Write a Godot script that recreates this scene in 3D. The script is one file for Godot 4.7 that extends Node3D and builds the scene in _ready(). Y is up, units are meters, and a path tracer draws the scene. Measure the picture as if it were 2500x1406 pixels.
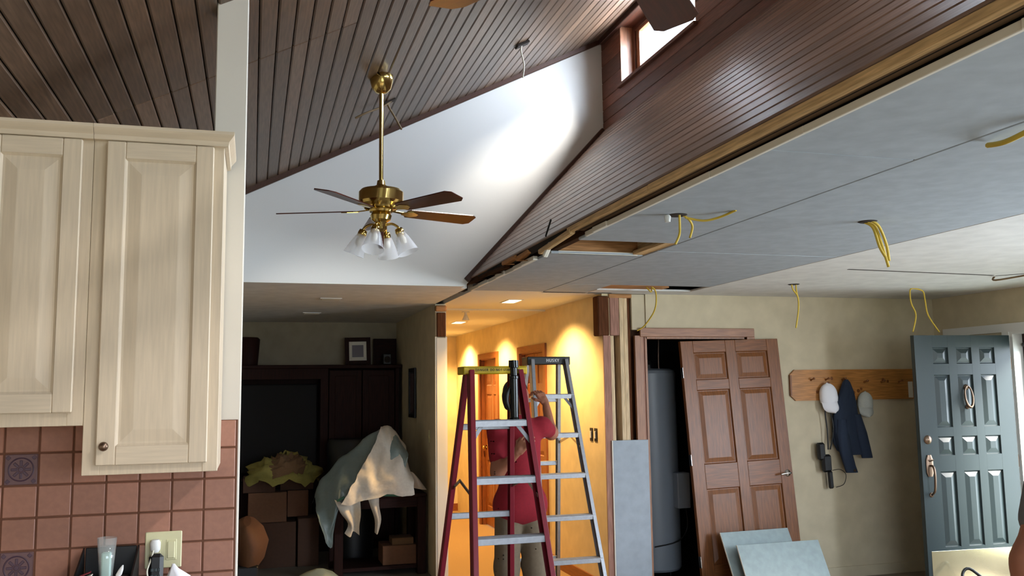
extends Node3D

# ---------------------------------------------------------------- geometry helper
class G:
	var st := SurfaceTool.new()
	func _init() -> void:
		st.begin(Mesh.PRIMITIVE_TRIANGLES)
		st.set_smooth_group(-1)
	func flat() -> void:
		st.set_smooth_group(-1)
	func smooth(n := 0) -> void:
		st.set_smooth_group(n)
	func face(p: Array, out: Vector3) -> void:
		var n: Vector3 = (p[1] - p[0]).cross(p[2] - p[0])
		var flip := n.dot(out) > 0.0
		for i in range(1, p.size() - 1):
			st.add_vertex(p[0])
			if flip:
				st.add_vertex(p[i + 1]); st.add_vertex(p[i])
			else:
				st.add_vertex(p[i]); st.add_vertex(p[i + 1])
	func box(c: Vector3, s: Vector3, ch := 0.0, xf := Transform3D()) -> G:
		flat()
		var h := s * 0.5
		var o := xf * c
		ch = minf(ch, minf(h.x, minf(h.y, h.z)) * 0.9)
		var v := func(sg: Vector3, ax: int) -> Vector3:
			var q := Vector3(h.x - ch, h.y - ch, h.z - ch)
			q[ax] = h[ax]
			return xf * (c + q * sg)
		for ax in 3:
			var b := (ax + 1) % 3
			var d := (ax + 2) % 3
			for sa in [-1.0, 1.0]:
				var pts := []
				for k in [[-1, -1], [1, -1], [1, 1], [-1, 1]]:
					var sg := Vector3.ZERO
					sg[ax] = sa; sg[b] = k[0]; sg[d] = k[1]
					pts.append(v.call(sg, ax))
				face(pts, (pts[0] + pts[2]) * 0.5 - o)
				if ch > 0.0:
					for sb in [-1.0, 1.0]:
						var e := []
						for k in [[-1, ax], [1, ax], [1, b], [-1, b]]:
							var sg := Vector3.ZERO
							sg[ax] = sa; sg[b] = sb; sg[d] = k[0]
							e.append(v.call(sg, k[1]))
						face(e, (e[0] + e[2]) * 0.5 - o)
		if ch > 0.0:
			for x in [-1.0, 1.0]:
				for y in [-1.0, 1.0]:
					for z in [-1.0, 1.0]:
						var sg := Vector3(x, y, z)
						var t := [v.call(sg, 0), v.call(sg, 1), v.call(sg, 2)]
						face(t, t[0] - o)
		return self
	# box between two corners
	func bx(lo: Vector3, hi: Vector3, ch := 0.0) -> G:
		return box((lo + hi) * 0.5, (hi - lo).abs(), ch)
	# rectangular bar from a to b, w across (roughly along hint), t thick
	func bar(a: Vector3, b: Vector3, w: float, t: float, hint := Vector3.RIGHT, ch := 0.0) -> G:
		var y := (b - a).normalized()
		var z := hint.cross(y).normalized()
		var x := y.cross(z).normalized()
		return box(Vector3.ZERO, Vector3(w, (b - a).length(), t), ch, Transform3D(Basis(x, y, z), (a + b) * 0.5))
	func prism(poly: PackedVector2Array, d: float, xf := Transform3D()) -> G:
		flat()
		var idx := Geometry2D.triangulate_polygon(poly)
		var zz := (xf.basis * Vector3(0, 0, 1)) * signf(d)
		for i in range(0, idx.size(), 3):
			var a := [idx[i], idx[i + 1], idx[i + 2]]
			for z in [0.0, d]:
				var t := []
				for j in a:
					t.append(xf * Vector3(poly[j].x, poly[j].y, z))
				face(t, -zz if z == 0.0 else zz)
		var area := 0.0
		for i in poly.size():
			var p := poly[i]
			var q := poly[(i + 1) % poly.size()]
			area += p.cross(q)
		for i in poly.size():
			var p := poly[i]
			var q := poly[(i + 1) % poly.size()]
			var n := Vector2(q.y - p.y, p.x - q.x) * signf(area)
			face([xf * Vector3(p.x, p.y, 0), xf * Vector3(q.x, q.y, 0), xf * Vector3(q.x, q.y, d), xf * Vector3(p.x, p.y, d)], xf.basis * Vector3(n.x, n.y, 0))
		return self
	func lathe(pr: Array, seg := 24, xf := Transform3D(), sm := false) -> G:
		for i in pr.size() - 1:
			st.set_smooth_group(0 if sm else 1 + i % 2)
			for j in seg:
				var a0 := TAU * j / seg
				var a1 := TAU * (j + 1) / seg
				var p: Vector2 = pr[i]
				var q: Vector2 = pr[i + 1]
				var m := (a0 + a1) * 0.5
				var nn := Vector2(q.y - p.y, p.x - q.x)
				var out := xf.basis * Vector3(nn.x * cos(m), nn.y, nn.x * sin(m))
				var v := [Vector3(p.x * cos(a0), p.y, p.x * sin(a0)), Vector3(p.x * cos(a1), p.y, p.x * sin(a1)), Vector3(q.x * cos(a1), q.y, q.x * sin(a1)), Vector3(q.x * cos(a0), q.y, q.x * sin(a0))]
				for k in 4:
					v[k] = xf * v[k]
				if p.x < 1e-5:
					face([v[0], v[2], v[3]], out)
				elif q.x < 1e-5:
					face([v[0], v[1], v[2]], out)
				else:
					face(v, out)
		flat()
		return self
	func tube(pts: Array, r, seg := 8) -> G:
		smooth(0)
		var rings := []
		var up := Vector3.UP
		for i in pts.size():
			var t: Vector3 = (pts[mini(i + 1, pts.size() - 1)] - pts[maxi(i - 1, 0)]).normalized()
			if absf(t.dot(up)) > 0.95:
				up = Vector3.RIGHT if absf(t.x) < 0.9 else Vector3.BACK
			var x := t.cross(up).normalized()
			up = x.cross(t).normalized()
			var rr: float = r[i] if r is Array else r
			var ring := []
			for j in seg:
				var a := TAU * j / seg
				ring.append(pts[i] + (x * cos(a) + up * sin(a)) * rr)
			rings.append(ring)
		for i in rings.size() - 1:
			for j in seg:
				var k := (j + 1) % seg
				face([rings[i][j], rings[i][k], rings[i + 1][k], rings[i + 1][j]], (rings[i][j] + rings[i][k]) * 0.5 - pts[i])
		flat()
		face(rings[0], pts[0] - pts[1])
		face(rings[-1], pts[-1] - pts[-2])
		return self
	# grid of rows; every row the same count
	func loft(rows: Array, closed := false, caps := false) -> G:
		smooth(0)
		var n: int = rows[0].size()
		for i in rows.size() - 1:
			for j in (n if closed else n - 1):
				var k := (j + 1) % n
				var q := [rows[i][j], rows[i][k], rows[i + 1][k], rows[i + 1][j]]
				var nn: Vector3 = (q[1] - q[0]).cross(q[2] - q[0])
				if nn.length() < 1e-12:
					nn = (q[2] - q[0]).cross(q[3] - q[0])
				face(q, nn)
		flat()
		if caps:
			for e in [0, rows.size() - 1]:
				var c := Vector3.ZERO
				for p in rows[e]:
					c += p
				c /= n
				for j in n:
					face([c, rows[e][j], rows[e][(j + 1) % n]], rows[e][0] - rows[rows.size() - 2 if e else 1][0])
		return self
	# body sections: [centre, half width, half depth]; an oval loft along y
	func oval(sec: Array, seg := 20, wob := 0.0, k := 5.0) -> G:
		var rows := []
		for i in sec.size():
			var row := []
			for j in seg:
				var a := TAU * j / seg
				var f := 1.0 + wob * sin(a * k + i * 0.9) + wob * 0.6 * sin(a * (k + 3.0) - i * 1.7)
				row.append(sec[i][0] + Vector3(cos(a) * sec[i][1] * f, 0, sin(a) * sec[i][2] * f))
			rows.append(row)
		return loft(rows, true, true)

func refine(rows: Array, n: int) -> Array:
	var half := []
	for r in rows:
		half.append(refine_line(r, n))
	var out := []
	for j in half[0].size():
		var col := []
		for r in half:
			col.append(r[j])
		out.append(refine_line(col, n))
	var back := []
	for i in out[0].size():
		var row := []
		for c in out:
			row.append(c[i])
		back.append(row)
	return back

func refine_line(p: Array, n: int) -> Array:
	var o := []
	for i in p.size() - 1:
		var a: Vector3 = p[maxi(i - 1, 0)]
		var b: Vector3 = p[i]
		var c: Vector3 = p[i + 1]
		var d: Vector3 = p[mini(i + 2, p.size() - 1)]
		for k in n:
			o.append(b.cubic_interpolate(c, a, d, float(k) / n))
	o.append(p[-1])
	return o

# ---------------------------------------------------------------- tapered limbs joined into one skin
func nets(g: G, bones: Array, cell: float, k: float) -> void:
	var lo := Vector3.ONE * 1e9
	var hi := -lo
	for b in bones:
		for e in [[b[0], b[2]], [b[1], b[3]]]:
			lo = lo.min(e[0] - Vector3.ONE * e[1])
			hi = hi.max(e[0] + Vector3.ONE * e[1])
	lo -= Vector3.ONE * cell * 3
	hi += Vector3.ONE * cell * 3
	var n := Vector3i(((hi - lo) / cell).ceil()) + Vector3i.ONE
	var f := PackedFloat32Array()
	f.resize(n.x * n.y * n.z)
	f.fill(1.0)
	var sy := n.x
	var sz := n.x * n.y
	for b in bones:
		var a: Vector3 = b[0]
		var d: Vector3 = b[1] - b[0]
		var dd := maxf(d.length_squared(), 1e-9)
		var r0: float = b[2]
		var dr: float = b[3] - b[2]
		var rm := maxf(b[2], b[3]) + k + 2.5 * cell
		var i0 := Vector3i(((b[0].min(b[1]) - Vector3.ONE * rm - lo) / cell).floor()).max(Vector3i.ZERO)
		var i1 := Vector3i(((b[0].max(b[1]) + Vector3.ONE * rm - lo) / cell).ceil()).min(n - Vector3i.ONE)
		for z in range(i0.z, i1.z + 1):
			for y in range(i0.y, i1.y + 1):
				var at := z * sz + y * sy
				for x in range(i0.x, i1.x + 1):
					var p := lo + Vector3(x, y, z) * cell - a
					var t := clampf(p.dot(d) / dd, 0.0, 1.0)
					var v := (p - d * t).length() - r0 - dr * t
					var w := f[at + x]
					var h := maxf(k - absf(v - w), 0.0) / k
					f[at + x] = minf(v, w) - h * h * k * 0.25
	var ids := {}
	var off := [0, 1, sy, sy + 1, sz, sz + 1, sz + sy, sz + sy + 1]
	var cv := [Vector3(0, 0, 0), Vector3(1, 0, 0), Vector3(0, 1, 0), Vector3(1, 1, 0), Vector3(0, 0, 1), Vector3(1, 0, 1), Vector3(0, 1, 1), Vector3(1, 1, 1)]
	var ed := [[0, 1], [2, 3], [4, 5], [6, 7], [0, 2], [1, 3], [4, 6], [5, 7], [0, 4], [1, 5], [2, 6], [3, 7]]
	for z in n.z - 1:
		for y in n.y - 1:
			var at := z * sz + y * sy
			for x in n.x - 1:
				var i := at + x
				if absf(f[i]) > 2.0 * cell:
					continue
				var neg := 0
				for o in off:
					if f[i + o] < 0.0:
						neg += 1
				if neg == 0 or neg == 8:
					continue
				var s := Vector3.ZERO
				var c := 0
				for e in ed:
					var u := f[i + off[e[0]]]
					var v := f[i + off[e[1]]]
					if (u < 0.0) != (v < 0.0):
						s += cv[e[0]].lerp(cv[e[1]], u / (u - v))
						c += 1
				ids[i] = lo + (Vector3(x, y, z) + s / c) * cell
	g.smooth(0)
	for i in ids:
		for e in [[1, sy, sz, Vector3.RIGHT], [sy, sz, 1, Vector3.UP], [sz, 1, sy, Vector3.BACK]]:
			var j: int = i + e[0]
			if (f[i] < 0.0) != (f[j] < 0.0):
				var q := [i, i - e[1], i - e[1] - e[2], i - e[2]]
				if ids.has(q[1]) and ids.has(q[2]) and ids.has(q[3]):
					g.face([ids[q[0]], ids[q[1]], ids[q[2]], ids[q[3]]], e[3] if f[i] < 0.0 else -e[3])
	g.flat()

# ---------------------------------------------------------------- nodes and names
var used := {}
func numbered(parent: Node, called: String) -> String:
	var key := "%d/%s" % [parent.get_instance_id(), called]
	var n: int = used.get(key, 0)
	used[key] = n + 1
	return called if n == 0 else "%s_%03d" % [called, n]

func put(g: G, called: String, m: Material, parent: Node = self) -> MeshInstance3D:
	g.st.generate_normals()
	var o := MeshInstance3D.new()
	o.mesh = g.st.commit()
	o.material_override = m
	o.name = numbered(parent, called)
	parent.add_child(o, true)
	return o

func tag(o: Node, label: String, category: String, group := "") -> Node:
	o.set_meta("label", label)
	o.set_meta("category", category)
	if group:
		o.set_meta("group", group)
	return o

func thing(called: String, label: String, category: String, at := Vector3.ZERO, turn := 0.0, group := "") -> Node3D:
	var o := Node3D.new()
	o.name = numbered(self, called)
	add_child(o, true)
	o.position = at
	o.rotation.y = turn
	tag(o, label, category, group)
	return o

func structure(g: G, called: String, m: Material, label := "") -> MeshInstance3D:
	var o := put(g, called, m)
	o.set_meta("kind", "structure")
	if label:
		o.set_meta("label", label)
	return o

func setting(called: String, label: String, at := Vector3.ZERO) -> Node3D:
	var o := Node3D.new()
	o.name = numbered(self, called)
	add_child(o, true)
	o.position = at
	o.set_meta("kind", "structure")
	o.set_meta("label", label)
	return o

# ---------------------------------------------------------------- materials
var grain: Texture2D
var fine: Texture2D
var mottle: Texture2D
var speck: Texture2D
func noise_tex(freq: float, oct: int, lo: float, hi: float, seed_: int, size := 512) -> Texture2D:
	var n := FastNoiseLite.new()
	n.noise_type = FastNoiseLite.TYPE_SIMPLEX_SMOOTH
	n.frequency = freq
	n.fractal_octaves = oct
	n.seed = seed_
	var ramp := Gradient.new()
	ramp.set_color(0, Color(lo, lo, lo))
	ramp.set_color(1, Color(hi, hi, hi))
	var t := NoiseTexture2D.new()
	t.width = size
	t.height = size
	t.seamless = true
	t.noise = n
	t.color_ramp = ramp
	return t

func mat(c: Color, rough := 0.7, metal := 0.0, spec := 0.5) -> StandardMaterial3D:
	var m := StandardMaterial3D.new()
	m.albedo_color = c
	m.roughness = rough
	m.metallic = metal
	m.metallic_specular = spec
	return m

func tex(m: StandardMaterial3D, t: Texture2D, sc: Vector3, bump := 0.0) -> StandardMaterial3D:
	m.albedo_texture = t
	m.uv1_triplanar = true
	m.uv1_scale = sc
	if bump > 0.0:
		m.heightmap_enabled = true
		m.heightmap_texture = t
		m.heightmap_scale = bump
	return m

# wood whose grain runs along one axis (0 x, 1 y, 2 z)
func wood(c: Color, axis: int, rough := 0.45, spec := 0.5) -> StandardMaterial3D:
	var s := Vector3.ONE * 7.0
	s[axis] = 0.45
	return tex(mat(c, rough, 0.0, spec), grain, s, 0.02)

func glow(c: Color, e: float) -> StandardMaterial3D:
	var m := mat(c, 0.6)
	m.emission_enabled = true
	m.emission = c
	m.emission_energy_multiplier = e
	return m

var M := {}
func materials() -> void:
	grain = noise_tex(0.02, 5, 0.72, 1.0, 3)
	fine = noise_tex(0.02, 5, 0.93, 1.0, 5)
	mottle = noise_tex(0.012, 4, 0.92, 1.0, 8)
	speck = noise_tex(0.2, 2, 0.9, 1.0, 21)
	var U := Vector3.ONE
	M.white = tex(mat(Color(0.88, 0.88, 0.87), 0.75), speck, U * 3, 0.02)
	M.white_old = tex(mat(Color(0.86, 0.86, 0.85), 0.85), mottle, U * 0.8, 0.05)
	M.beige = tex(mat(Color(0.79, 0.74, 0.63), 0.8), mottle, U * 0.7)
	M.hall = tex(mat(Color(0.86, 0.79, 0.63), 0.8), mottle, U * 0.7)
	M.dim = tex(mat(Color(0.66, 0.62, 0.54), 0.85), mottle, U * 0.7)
	M.gypsum = tex(mat(Color(0.645, 0.68, 0.712), 0.85), mottle, U * 1.3)
	M.core = mat(Color(0.86, 0.84, 0.79), 0.9)
	M.dark = mat(Color(0.07, 0.06, 0.05), 0.9)
	M.shaft = mat(Color(0.16, 0.12, 0.09), 0.9)
	M.planks = []
	M.slope = []
	M.clere = []
	for k in 4:
		var f: float = [1.0, 0.88, 1.1, 0.95][k]
		M.planks.append(wood(Color(0.50 * f, 0.40 * f, 0.325 * f), 2, 0.36, 0.5))
		M.slope.append(wood(Color(0.66 * f, 0.545 * f, 0.48 * f), 2, 0.4, 0.5))
		M.clere.append(wood(Color(0.46 * f, 0.27 * f, 0.20 * f), 2, 0.5, 0.4))
	M.trim = wood(Color(0.30, 0.17, 0.11), 2, 0.45)
	M.trim_y = wood(Color(0.36, 0.21, 0.14), 1, 0.45)
	M.jamb = wood(Color(0.62, 0.42, 0.30), 1, 0.4)
	M.pine_z = wood(Color(0.92, 0.78, 0.58), 2, 0.7, 0.3)
	M.pine_y = wood(Color(0.94, 0.83, 0.67), 1, 0.7, 0.3)
	M.pine_x = wood(Color(0.80, 0.58, 0.38), 0, 0.7, 0.3)
	M.pink_y = wood(Color(0.72, 0.54, 0.47), 1, 0.8, 0.3)
	M.rough_y = wood(Color(0.42, 0.26, 0.17), 1, 0.85, 0.2)
	M.rough_z = wood(Color(0.28, 0.18, 0.11), 2, 0.9, 0.2)
	M.maple = wood(Color(0.825, 0.755, 0.655), 1, 0.5, 0.4)
	M.maple_x = wood(Color(0.825, 0.755, 0.655), 0, 0.5, 0.4)
	M.maple.albedo_texture = fine
	M.maple_x.albedo_texture = fine
	M.tiles = []
	for k in 4:
		var f: float = [1.0, 0.95, 1.04, 0.98][k]
		M.tiles.append(tex(mat(Color(0.63 * f, 0.435 * f, 0.35 * f), 0.5), mottle, U * 6, 0.03))
	M.grout = mat(Color(0.40, 0.255, 0.18), 0.9)
	M.tile_deco = tex(mat(Color(0.42, 0.31, 0.31), 0.55), mottle, U * 8)
	M.ivory = mat(Color(0.80, 0.78, 0.62), 0.4)
	M.brass = mat(Color(0.82, 0.71, 0.43), 0.17, 1.0)
	M.blade = wood(Color(0.33, 0.13, 0.08), 0, 0.3, 0.5)
	M.shade = mat(Color(0.94, 0.95, 0.98, 0.34), 0.3)
	M.shade.transparency = BaseMaterial3D.TRANSPARENCY_ALPHA
	M.bulb = mat(Color(0.95, 0.94, 0.9), 0.3)
	M.red = mat(Color(0.47, 0.085, 0.15), 0.4)
	M.yellow = mat(Color(0.80, 0.68, 0.06), 0.5)
	M.alu = tex(mat(Color(0.67, 0.68, 0.70), 0.42, 0.75), mottle, U * 5)
	M.black = mat(Color(0.035, 0.035, 0.04), 0.45)
	M.print = mat(Color(0.8, 0.8, 0.8), 0.6)
	M.print_dark = mat(Color(0.25, 0.2, 0.03), 0.6)
	M.door = wood(Color(0.54, 0.335, 0.185), 1, 0.38, 0.4)
	M.door_x = wood(Color(0.54, 0.335, 0.185), 0, 0.38, 0.4)
	M.casing_y = wood(Color(0.66, 0.45, 0.31), 1, 0.45)
	M.casing_x = wood(Color(0.66, 0.45, 0.31), 0, 0.45)
	M.oak_y = wood(Color(0.60, 0.34, 0.15), 1, 0.4)
	M.oak_z = wood(Color(0.60, 0.34, 0.15), 2, 0.4)
	M.teal = mat(Color(0.15, 0.2, 0.21), 0.36, 0.0, 0.5)
	M.aged = mat(Color(0.50, 0.42, 0.36), 0.35, 1.0)
	M.steel = mat(Color(0.72, 0.70, 0.68), 0.25, 1.0)
	M.plate = mat(Color(0.95, 0.91, 0.76), 0.22, 0.9)
	M.rack = wood(Color(0.78, 0.53, 0.27), 0, 0.45)
	M.rack_y = wood(Color(0.55, 0.33, 0.16), 1, 0.45)
	M.denim = tex(mat(Color(0.12, 0.17, 0.25), 0.9), mottle, U * 9, 0.1)
	M.cap_white = mat(Color(0.88, 0.88, 0.90), 0.85)
	M.cap_grey = tex(mat(Color(0.72, 0.73, 0.70), 0.85), mottle, U * 14)
	M.tank = mat(Color(0.56, 0.60, 0.64), 0.35)
	M.romex = mat(Color(0.78, 0.66, 0.22), 0.6)
	M.brown_cable = mat(Color(0.45, 0.36, 0.24), 0.6)
	M.white_cable = mat(Color(0.82, 0.80, 0.72), 0.6)
	M.carpet = tex(mat(Color(0.62, 0.50, 0.33), 1.0), speck, U * 12, 0.2)
	M.carpet_grey = tex(mat(Color(0.46, 0.43, 0.38), 1.0), speck, U * 12, 0.2)
	M.floor = wood(Color(0.58, 0.52, 0.45), 0, 0.5)
	M.grass = tex(mat(Color(0.44, 0.47, 0.30), 1.0), mottle, U * 0.6)
	M.unit = wood(Color(0.19, 0.085, 0.06), 1, 0.65, 0.3)
	M.unit_x = wood(Color(0.19, 0.085, 0.06), 0, 0.65, 0.3)
	M.card = tex(mat(Color(0.45, 0.31, 0.22), 0.9), mottle, U * 4)
	M.card_dark = tex(mat(Color(0.30, 0.20, 0.14), 0.9), mottle, U * 4)
	M.yellow_cloth = tex(mat(Color(0.56, 0.52, 0.26), 0.95), mottle, U * 7, 0.1)
	M.tan_cloth = tex(mat(Color(0.44, 0.33, 0.22), 0.95), mottle, U * 7, 0.1)
	M.plastic = tex(mat(Color(0.50, 0.56, 0.55), 0.35), mottle, U * 5)
	M.plastic.backlight_enabled = true
	M.plastic.backlight = Color(0.3, 0.3, 0.3)
	M.paper = tex(mat(Color(0.82, 0.79, 0.73), 0.6), mottle, U * 5)
	M.green = mat(Color(0.20, 0.42, 0.32), 0.6)
	M.brown_seat = tex(mat(Color(0.36, 0.22, 0.11), 0.8), mottle, U * 6, 0.05)
	M.pane = mat(Color(0.95, 0.98, 1.0, 0.06), 0.02)
	M.pane.transparency = BaseMaterial3D.TRANSPARENCY_ALPHA
	M.clear = mat(Color(0.95, 0.98, 0.97, 0.12), 0.05)
	M.clear.transparency = BaseMaterial3D.TRANSPARENCY_ALPHA
	M.mint = mat(Color(0.66, 0.80, 0.76), 0.4)
	M.skin = mat(Color(0.62, 0.40, 0.30), 0.6)
	M.skin.subsurf_scatter_enabled = true
	M.skin.subsurf_scatter_strength = 0.1
	M.hair = mat(Color(0.03, 0.025, 0.02), 0.6)
	M.shirt_red = tex(mat(Color(0.56, 0.07, 0.14), 0.9), mottle, U * 6)
	M.shirt_grey = tex(mat(Color(0.42, 0.42, 0.43), 0.9), mottle, U * 6)
	M.khaki = tex(mat(Color(0.46, 0.40, 0.32), 0.9), mottle, U * 6)
	M.shoe = mat(Color(0.12, 0.1, 0.09), 0.7)
	M.art = mat(Color(0.35, 0.30, 0.33), 0.4)
	M.eye = mat(Color(0.9, 0.9, 0.88), 0.2)

func _ready() -> void:
	# ---- camera
	var cam := Camera3D.new()
	cam.name = "camera"
	cam.projection = Camera3D.PROJECTION_PERSPECTIVE
	cam.keep_aspect = Camera3D.KEEP_HEIGHT
	cam.fov = 35.86
	cam.near = 0.05
	cam.far = 200.0
	var yaw := 0.28366
	var pitch := 0.11456
	var roll := -0.01388
	var fwd := Vector3(sin(yaw) * cos(pitch), sin(pitch), -cos(yaw) * cos(pitch))
	var rt := Vector3(cos(yaw), 0, sin(yaw))
	var up := rt.cross(fwd)
	cam.transform = Transform3D(Basis(cos(roll) * rt + sin(roll) * up, cos(roll) * up - sin(roll) * rt, -fwd), Vector3(0, 1.65, 0))
	add_child(cam)
	cam.current = true
	# ---- sky, exposure: an overcast day
	var env := Environment.new()
	var sky := Sky.new()
	var sm := ProceduralSkyMaterial.new()
	sm.sky_top_color = Color(0.80, 0.89, 1.0)
	sm.sky_horizon_color = Color(0.93, 0.96, 1.0)
	sm.ground_bottom_color = Color(0.42, 0.43, 0.38)
	sm.ground_horizon_color = Color(0.6, 0.62, 0.6)
	sm.sky_energy_multiplier = 1.0
	sm.sun_angle_max = 1.0
	sky.sky_material = sm
	env.background_mode = Environment.BG_SKY
	env.sky = sky
	env.background_energy_multiplier = 8.0
	env.tonemap_mode = Environment.TONE_MAPPER_LINEAR
	env.tonemap_exposure = 1.0
	env.sdfgi_enabled = true
	env.ssao_enabled = true
	env.ssil_enabled = true
	var we := WorldEnvironment.new()
	we.name = "world"
	we.environment = env
	add_child(we)
	lights()
	materials()
	shell()
	vault()
	low_ceiling()
	hall()
	dark_room()
	kitchen()
	fans()
	entry()
	closet()
	ladders()
	people()
	wiring()

# daylight through the windows, each lamp the size of its window
func day(called: String, at: Vector3, dir: Vector3, size: Vector2, energy: float, c := Color(0.89, 0.94, 1.0)) -> void:
	var l := AreaLight3D.new()
	l.name = called
	l.area_size = size
	l.light_color = c
	l.light_energy = energy
	l.area_range = 20.0
	l.area_attenuation = 2.0
	l.shadow_enabled = true
	add_child(l)
	l.look_at_from_position(at, at + dir, Vector3.UP)

func lights() -> void:
	# hazy sun, then daylight at the high windows, the side window, the front door and the kitchen window
	var sun := DirectionalLight3D.new()
	sun.name = "hazy_sun"
	sun.light_color = Color(1.0, 0.97, 0.92)
	sun.light_energy = 8.0
	sun.light_angular_distance = 20.0
	sun.sky_mode = DirectionalLight3D.SKY_MODE_LIGHT_ONLY
	sun.shadow_enabled = true
	add_child(sun)
	sun.look_at_from_position(Vector3.ZERO, Vector3(-0.77, -0.80, -1.0), Vector3.UP)
	for z in [-5.55, -3.3, -1.3, 0.7]:
		day("daylight_clerestory", Vector3(3.05, 4.30, z), Vector3(-1, -0.35, 0), Vector2(1.15, 0.5), 14.0)
	day("daylight_side_window", Vector3(6.4, 1.6, -2.2), Vector3(-1, 0, 0), Vector2(2.2, 1.2), 33.0)
	day("daylight_front_door", Vector3(6.9, 1.3, -5.3), Vector3(-1, 0, 0), Vector2(1.0, 2.0), 6.5)
	day("daylight_kitchen_window", Vector3(1.8, 1.7, 2.8), Vector3(0, 0, -1), Vector2(3.6, 1.3), 6.0)

func cubes(list: Array) -> G:
	var g := G.new()
	for b in list:
		g.bx(Vector3(b[0], b[2], b[4]), Vector3(b[1], b[3], b[5]))
	return g

func shell() -> void:
	structure(cubes([[-2.3, 6.25, -0.1, 0.0, -6.97, 2.6]]), "floor", M.floor, "brown floor of the great room")
	structure(cubes([[1.58, 2.85, -0.1, 0.0, -12.4, -6.97]]), "floor", M.carpet, "tan carpet of the lit hallway")
	structure(cubes([[-2.3, 1.58, -0.1, 0.001, -10.3, -6.6]]), "floor", M.carpet_grey, "grey carpet of the dark back room")
	structure(cubes([[-40, 40, -0.5, -0.35, -40, 40]]), "ground", M.grass, "ground outside the house")
	structure(cubes([[4.11, 6.2, 0, 2.45, -6.97, -6.85], [3.165, 4.11, 2.08, 2.45, -6.97, -6.85]]), "wall_back", M.beige, "beige wall with the closet doorway and the peg rack")
	var low := cubes([[4.19, 6.08, 0, 0.09, -6.85, -6.835]])
	structure(low, "baseboard_back", M.beige, "painted baseboard under the peg rack")
	# right wall: doorway z -5.97 .. -5.02, window z -3.3 .. -1.1
	structure(cubes([[6.08, 6.2, 0, 3.3, -6.97, -5.97], [6.08, 6.2, 2.08, 3.3, -5.97, -5.02], [6.08, 6.2, 0, 3.3, -5.02, -3.3], [6.08, 6.2, 0, 0.95, -3.3, -1.1], [6.08, 6.2, 2.2, 3.3, -3.3, -1.1], [6.08, 6.2, 0, 3.3, -1.1, 2.62]]), "wall_right", M.beige, "beige wall with the front doorway")
	structure(cubes([[-2.3, 0.0, 0, 4.7, 2.5, 2.62], [3.6, 6.2, 0, 4.7, 2.5, 2.62], [0.0, 3.6, 0, 1.0, 2.5, 2.62], [0.0, 3.6, 2.4, 4.7, 2.5, 2.62]]), "wall_front", M.beige)
	structure(cubes([[-2.32, -2.2, 0, 2.6, -10.4, 2.62]]), "wall_left", M.beige)
	# gable wall above the dark room
	var gp := PackedVector2Array([Vector2(-1.42, 2.44), Vector2(1.535, 2.44), Vector2(2.72, 3.73), Vector2(2.72, 4.52)])
	structure(G.new().prism(gp, -0.12, Transform3D(Basis(), Vector3(0, 0, -6.55))), "wall_gable", M.white, "white gable wall lit by the high window")
	structure(cubes([[-2.3, 1.58, 2.44, 2.52, -10.3, -6.67]]), "ceiling", M.white_old, "low ceiling of the dark back room")
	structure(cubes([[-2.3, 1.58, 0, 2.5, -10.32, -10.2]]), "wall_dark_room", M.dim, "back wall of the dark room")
	var pt := setting("wall_partition", "end of the wall between the dark room and the hallway")
	put(cubes([[1.58, 1.68, 0, 2.44, -12.4, -7.92]]), "wall_core", M.beige, pt)
	put(cubes([[1.575, 1.59, 0, 2.14, -7.92, -7.905], [1.59, 1.67, 0, 2.13, -7.915, -7.9], [1.67, 1.685, 0, 2.14, -7.92, -7.905]]), "raw_edge", M.core, pt)
	put(G.new().bx(Vector3(1.592, 2.14, -7.97), Vector3(1.672, 2.36, -7.895), 0.006), "header_stub", M.rough_y, pt)
	put(G.new().bx(Vector3(1.58, 2.37, -7.96), Vector3(1.68, 2.425, -7.89), 0.008), "plate_stub", M.pine_x, pt)

func plank_row(parent: Node, base: Vector2, dir: Vector2, out: Vector2, n: int, pitch: float, runs: Callable, mats: Array, seed_: int, th := 0.016) -> void:
	var rng := RandomNumberGenerator.new()
	rng.seed = seed_
	var w := pitch - 0.0045
	for i in n:
		var c := base + dir * (pitch * (i + 0.5)) - out * th * 0.5
		var b := Basis(Vector3(dir.x, dir.y, 0), Vector3(out.x, out.y, 0), Vector3(dir.x, dir.y, 0).cross(Vector3(out.x, out.y, 0)))
		for r in runs.call(i):
			var L: float = r[1] - r[0]
			var o := put(G.new().box(Vector3.ZERO, Vector3(w, th, L - 0.003), 0.006), "plank", mats[rng.randi() % mats.size()], parent)
			o.transform = Transform3D(b, Vector3(c.x, c.y, (r[0] + r[1]) * 0.5 + 0.0))

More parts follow.
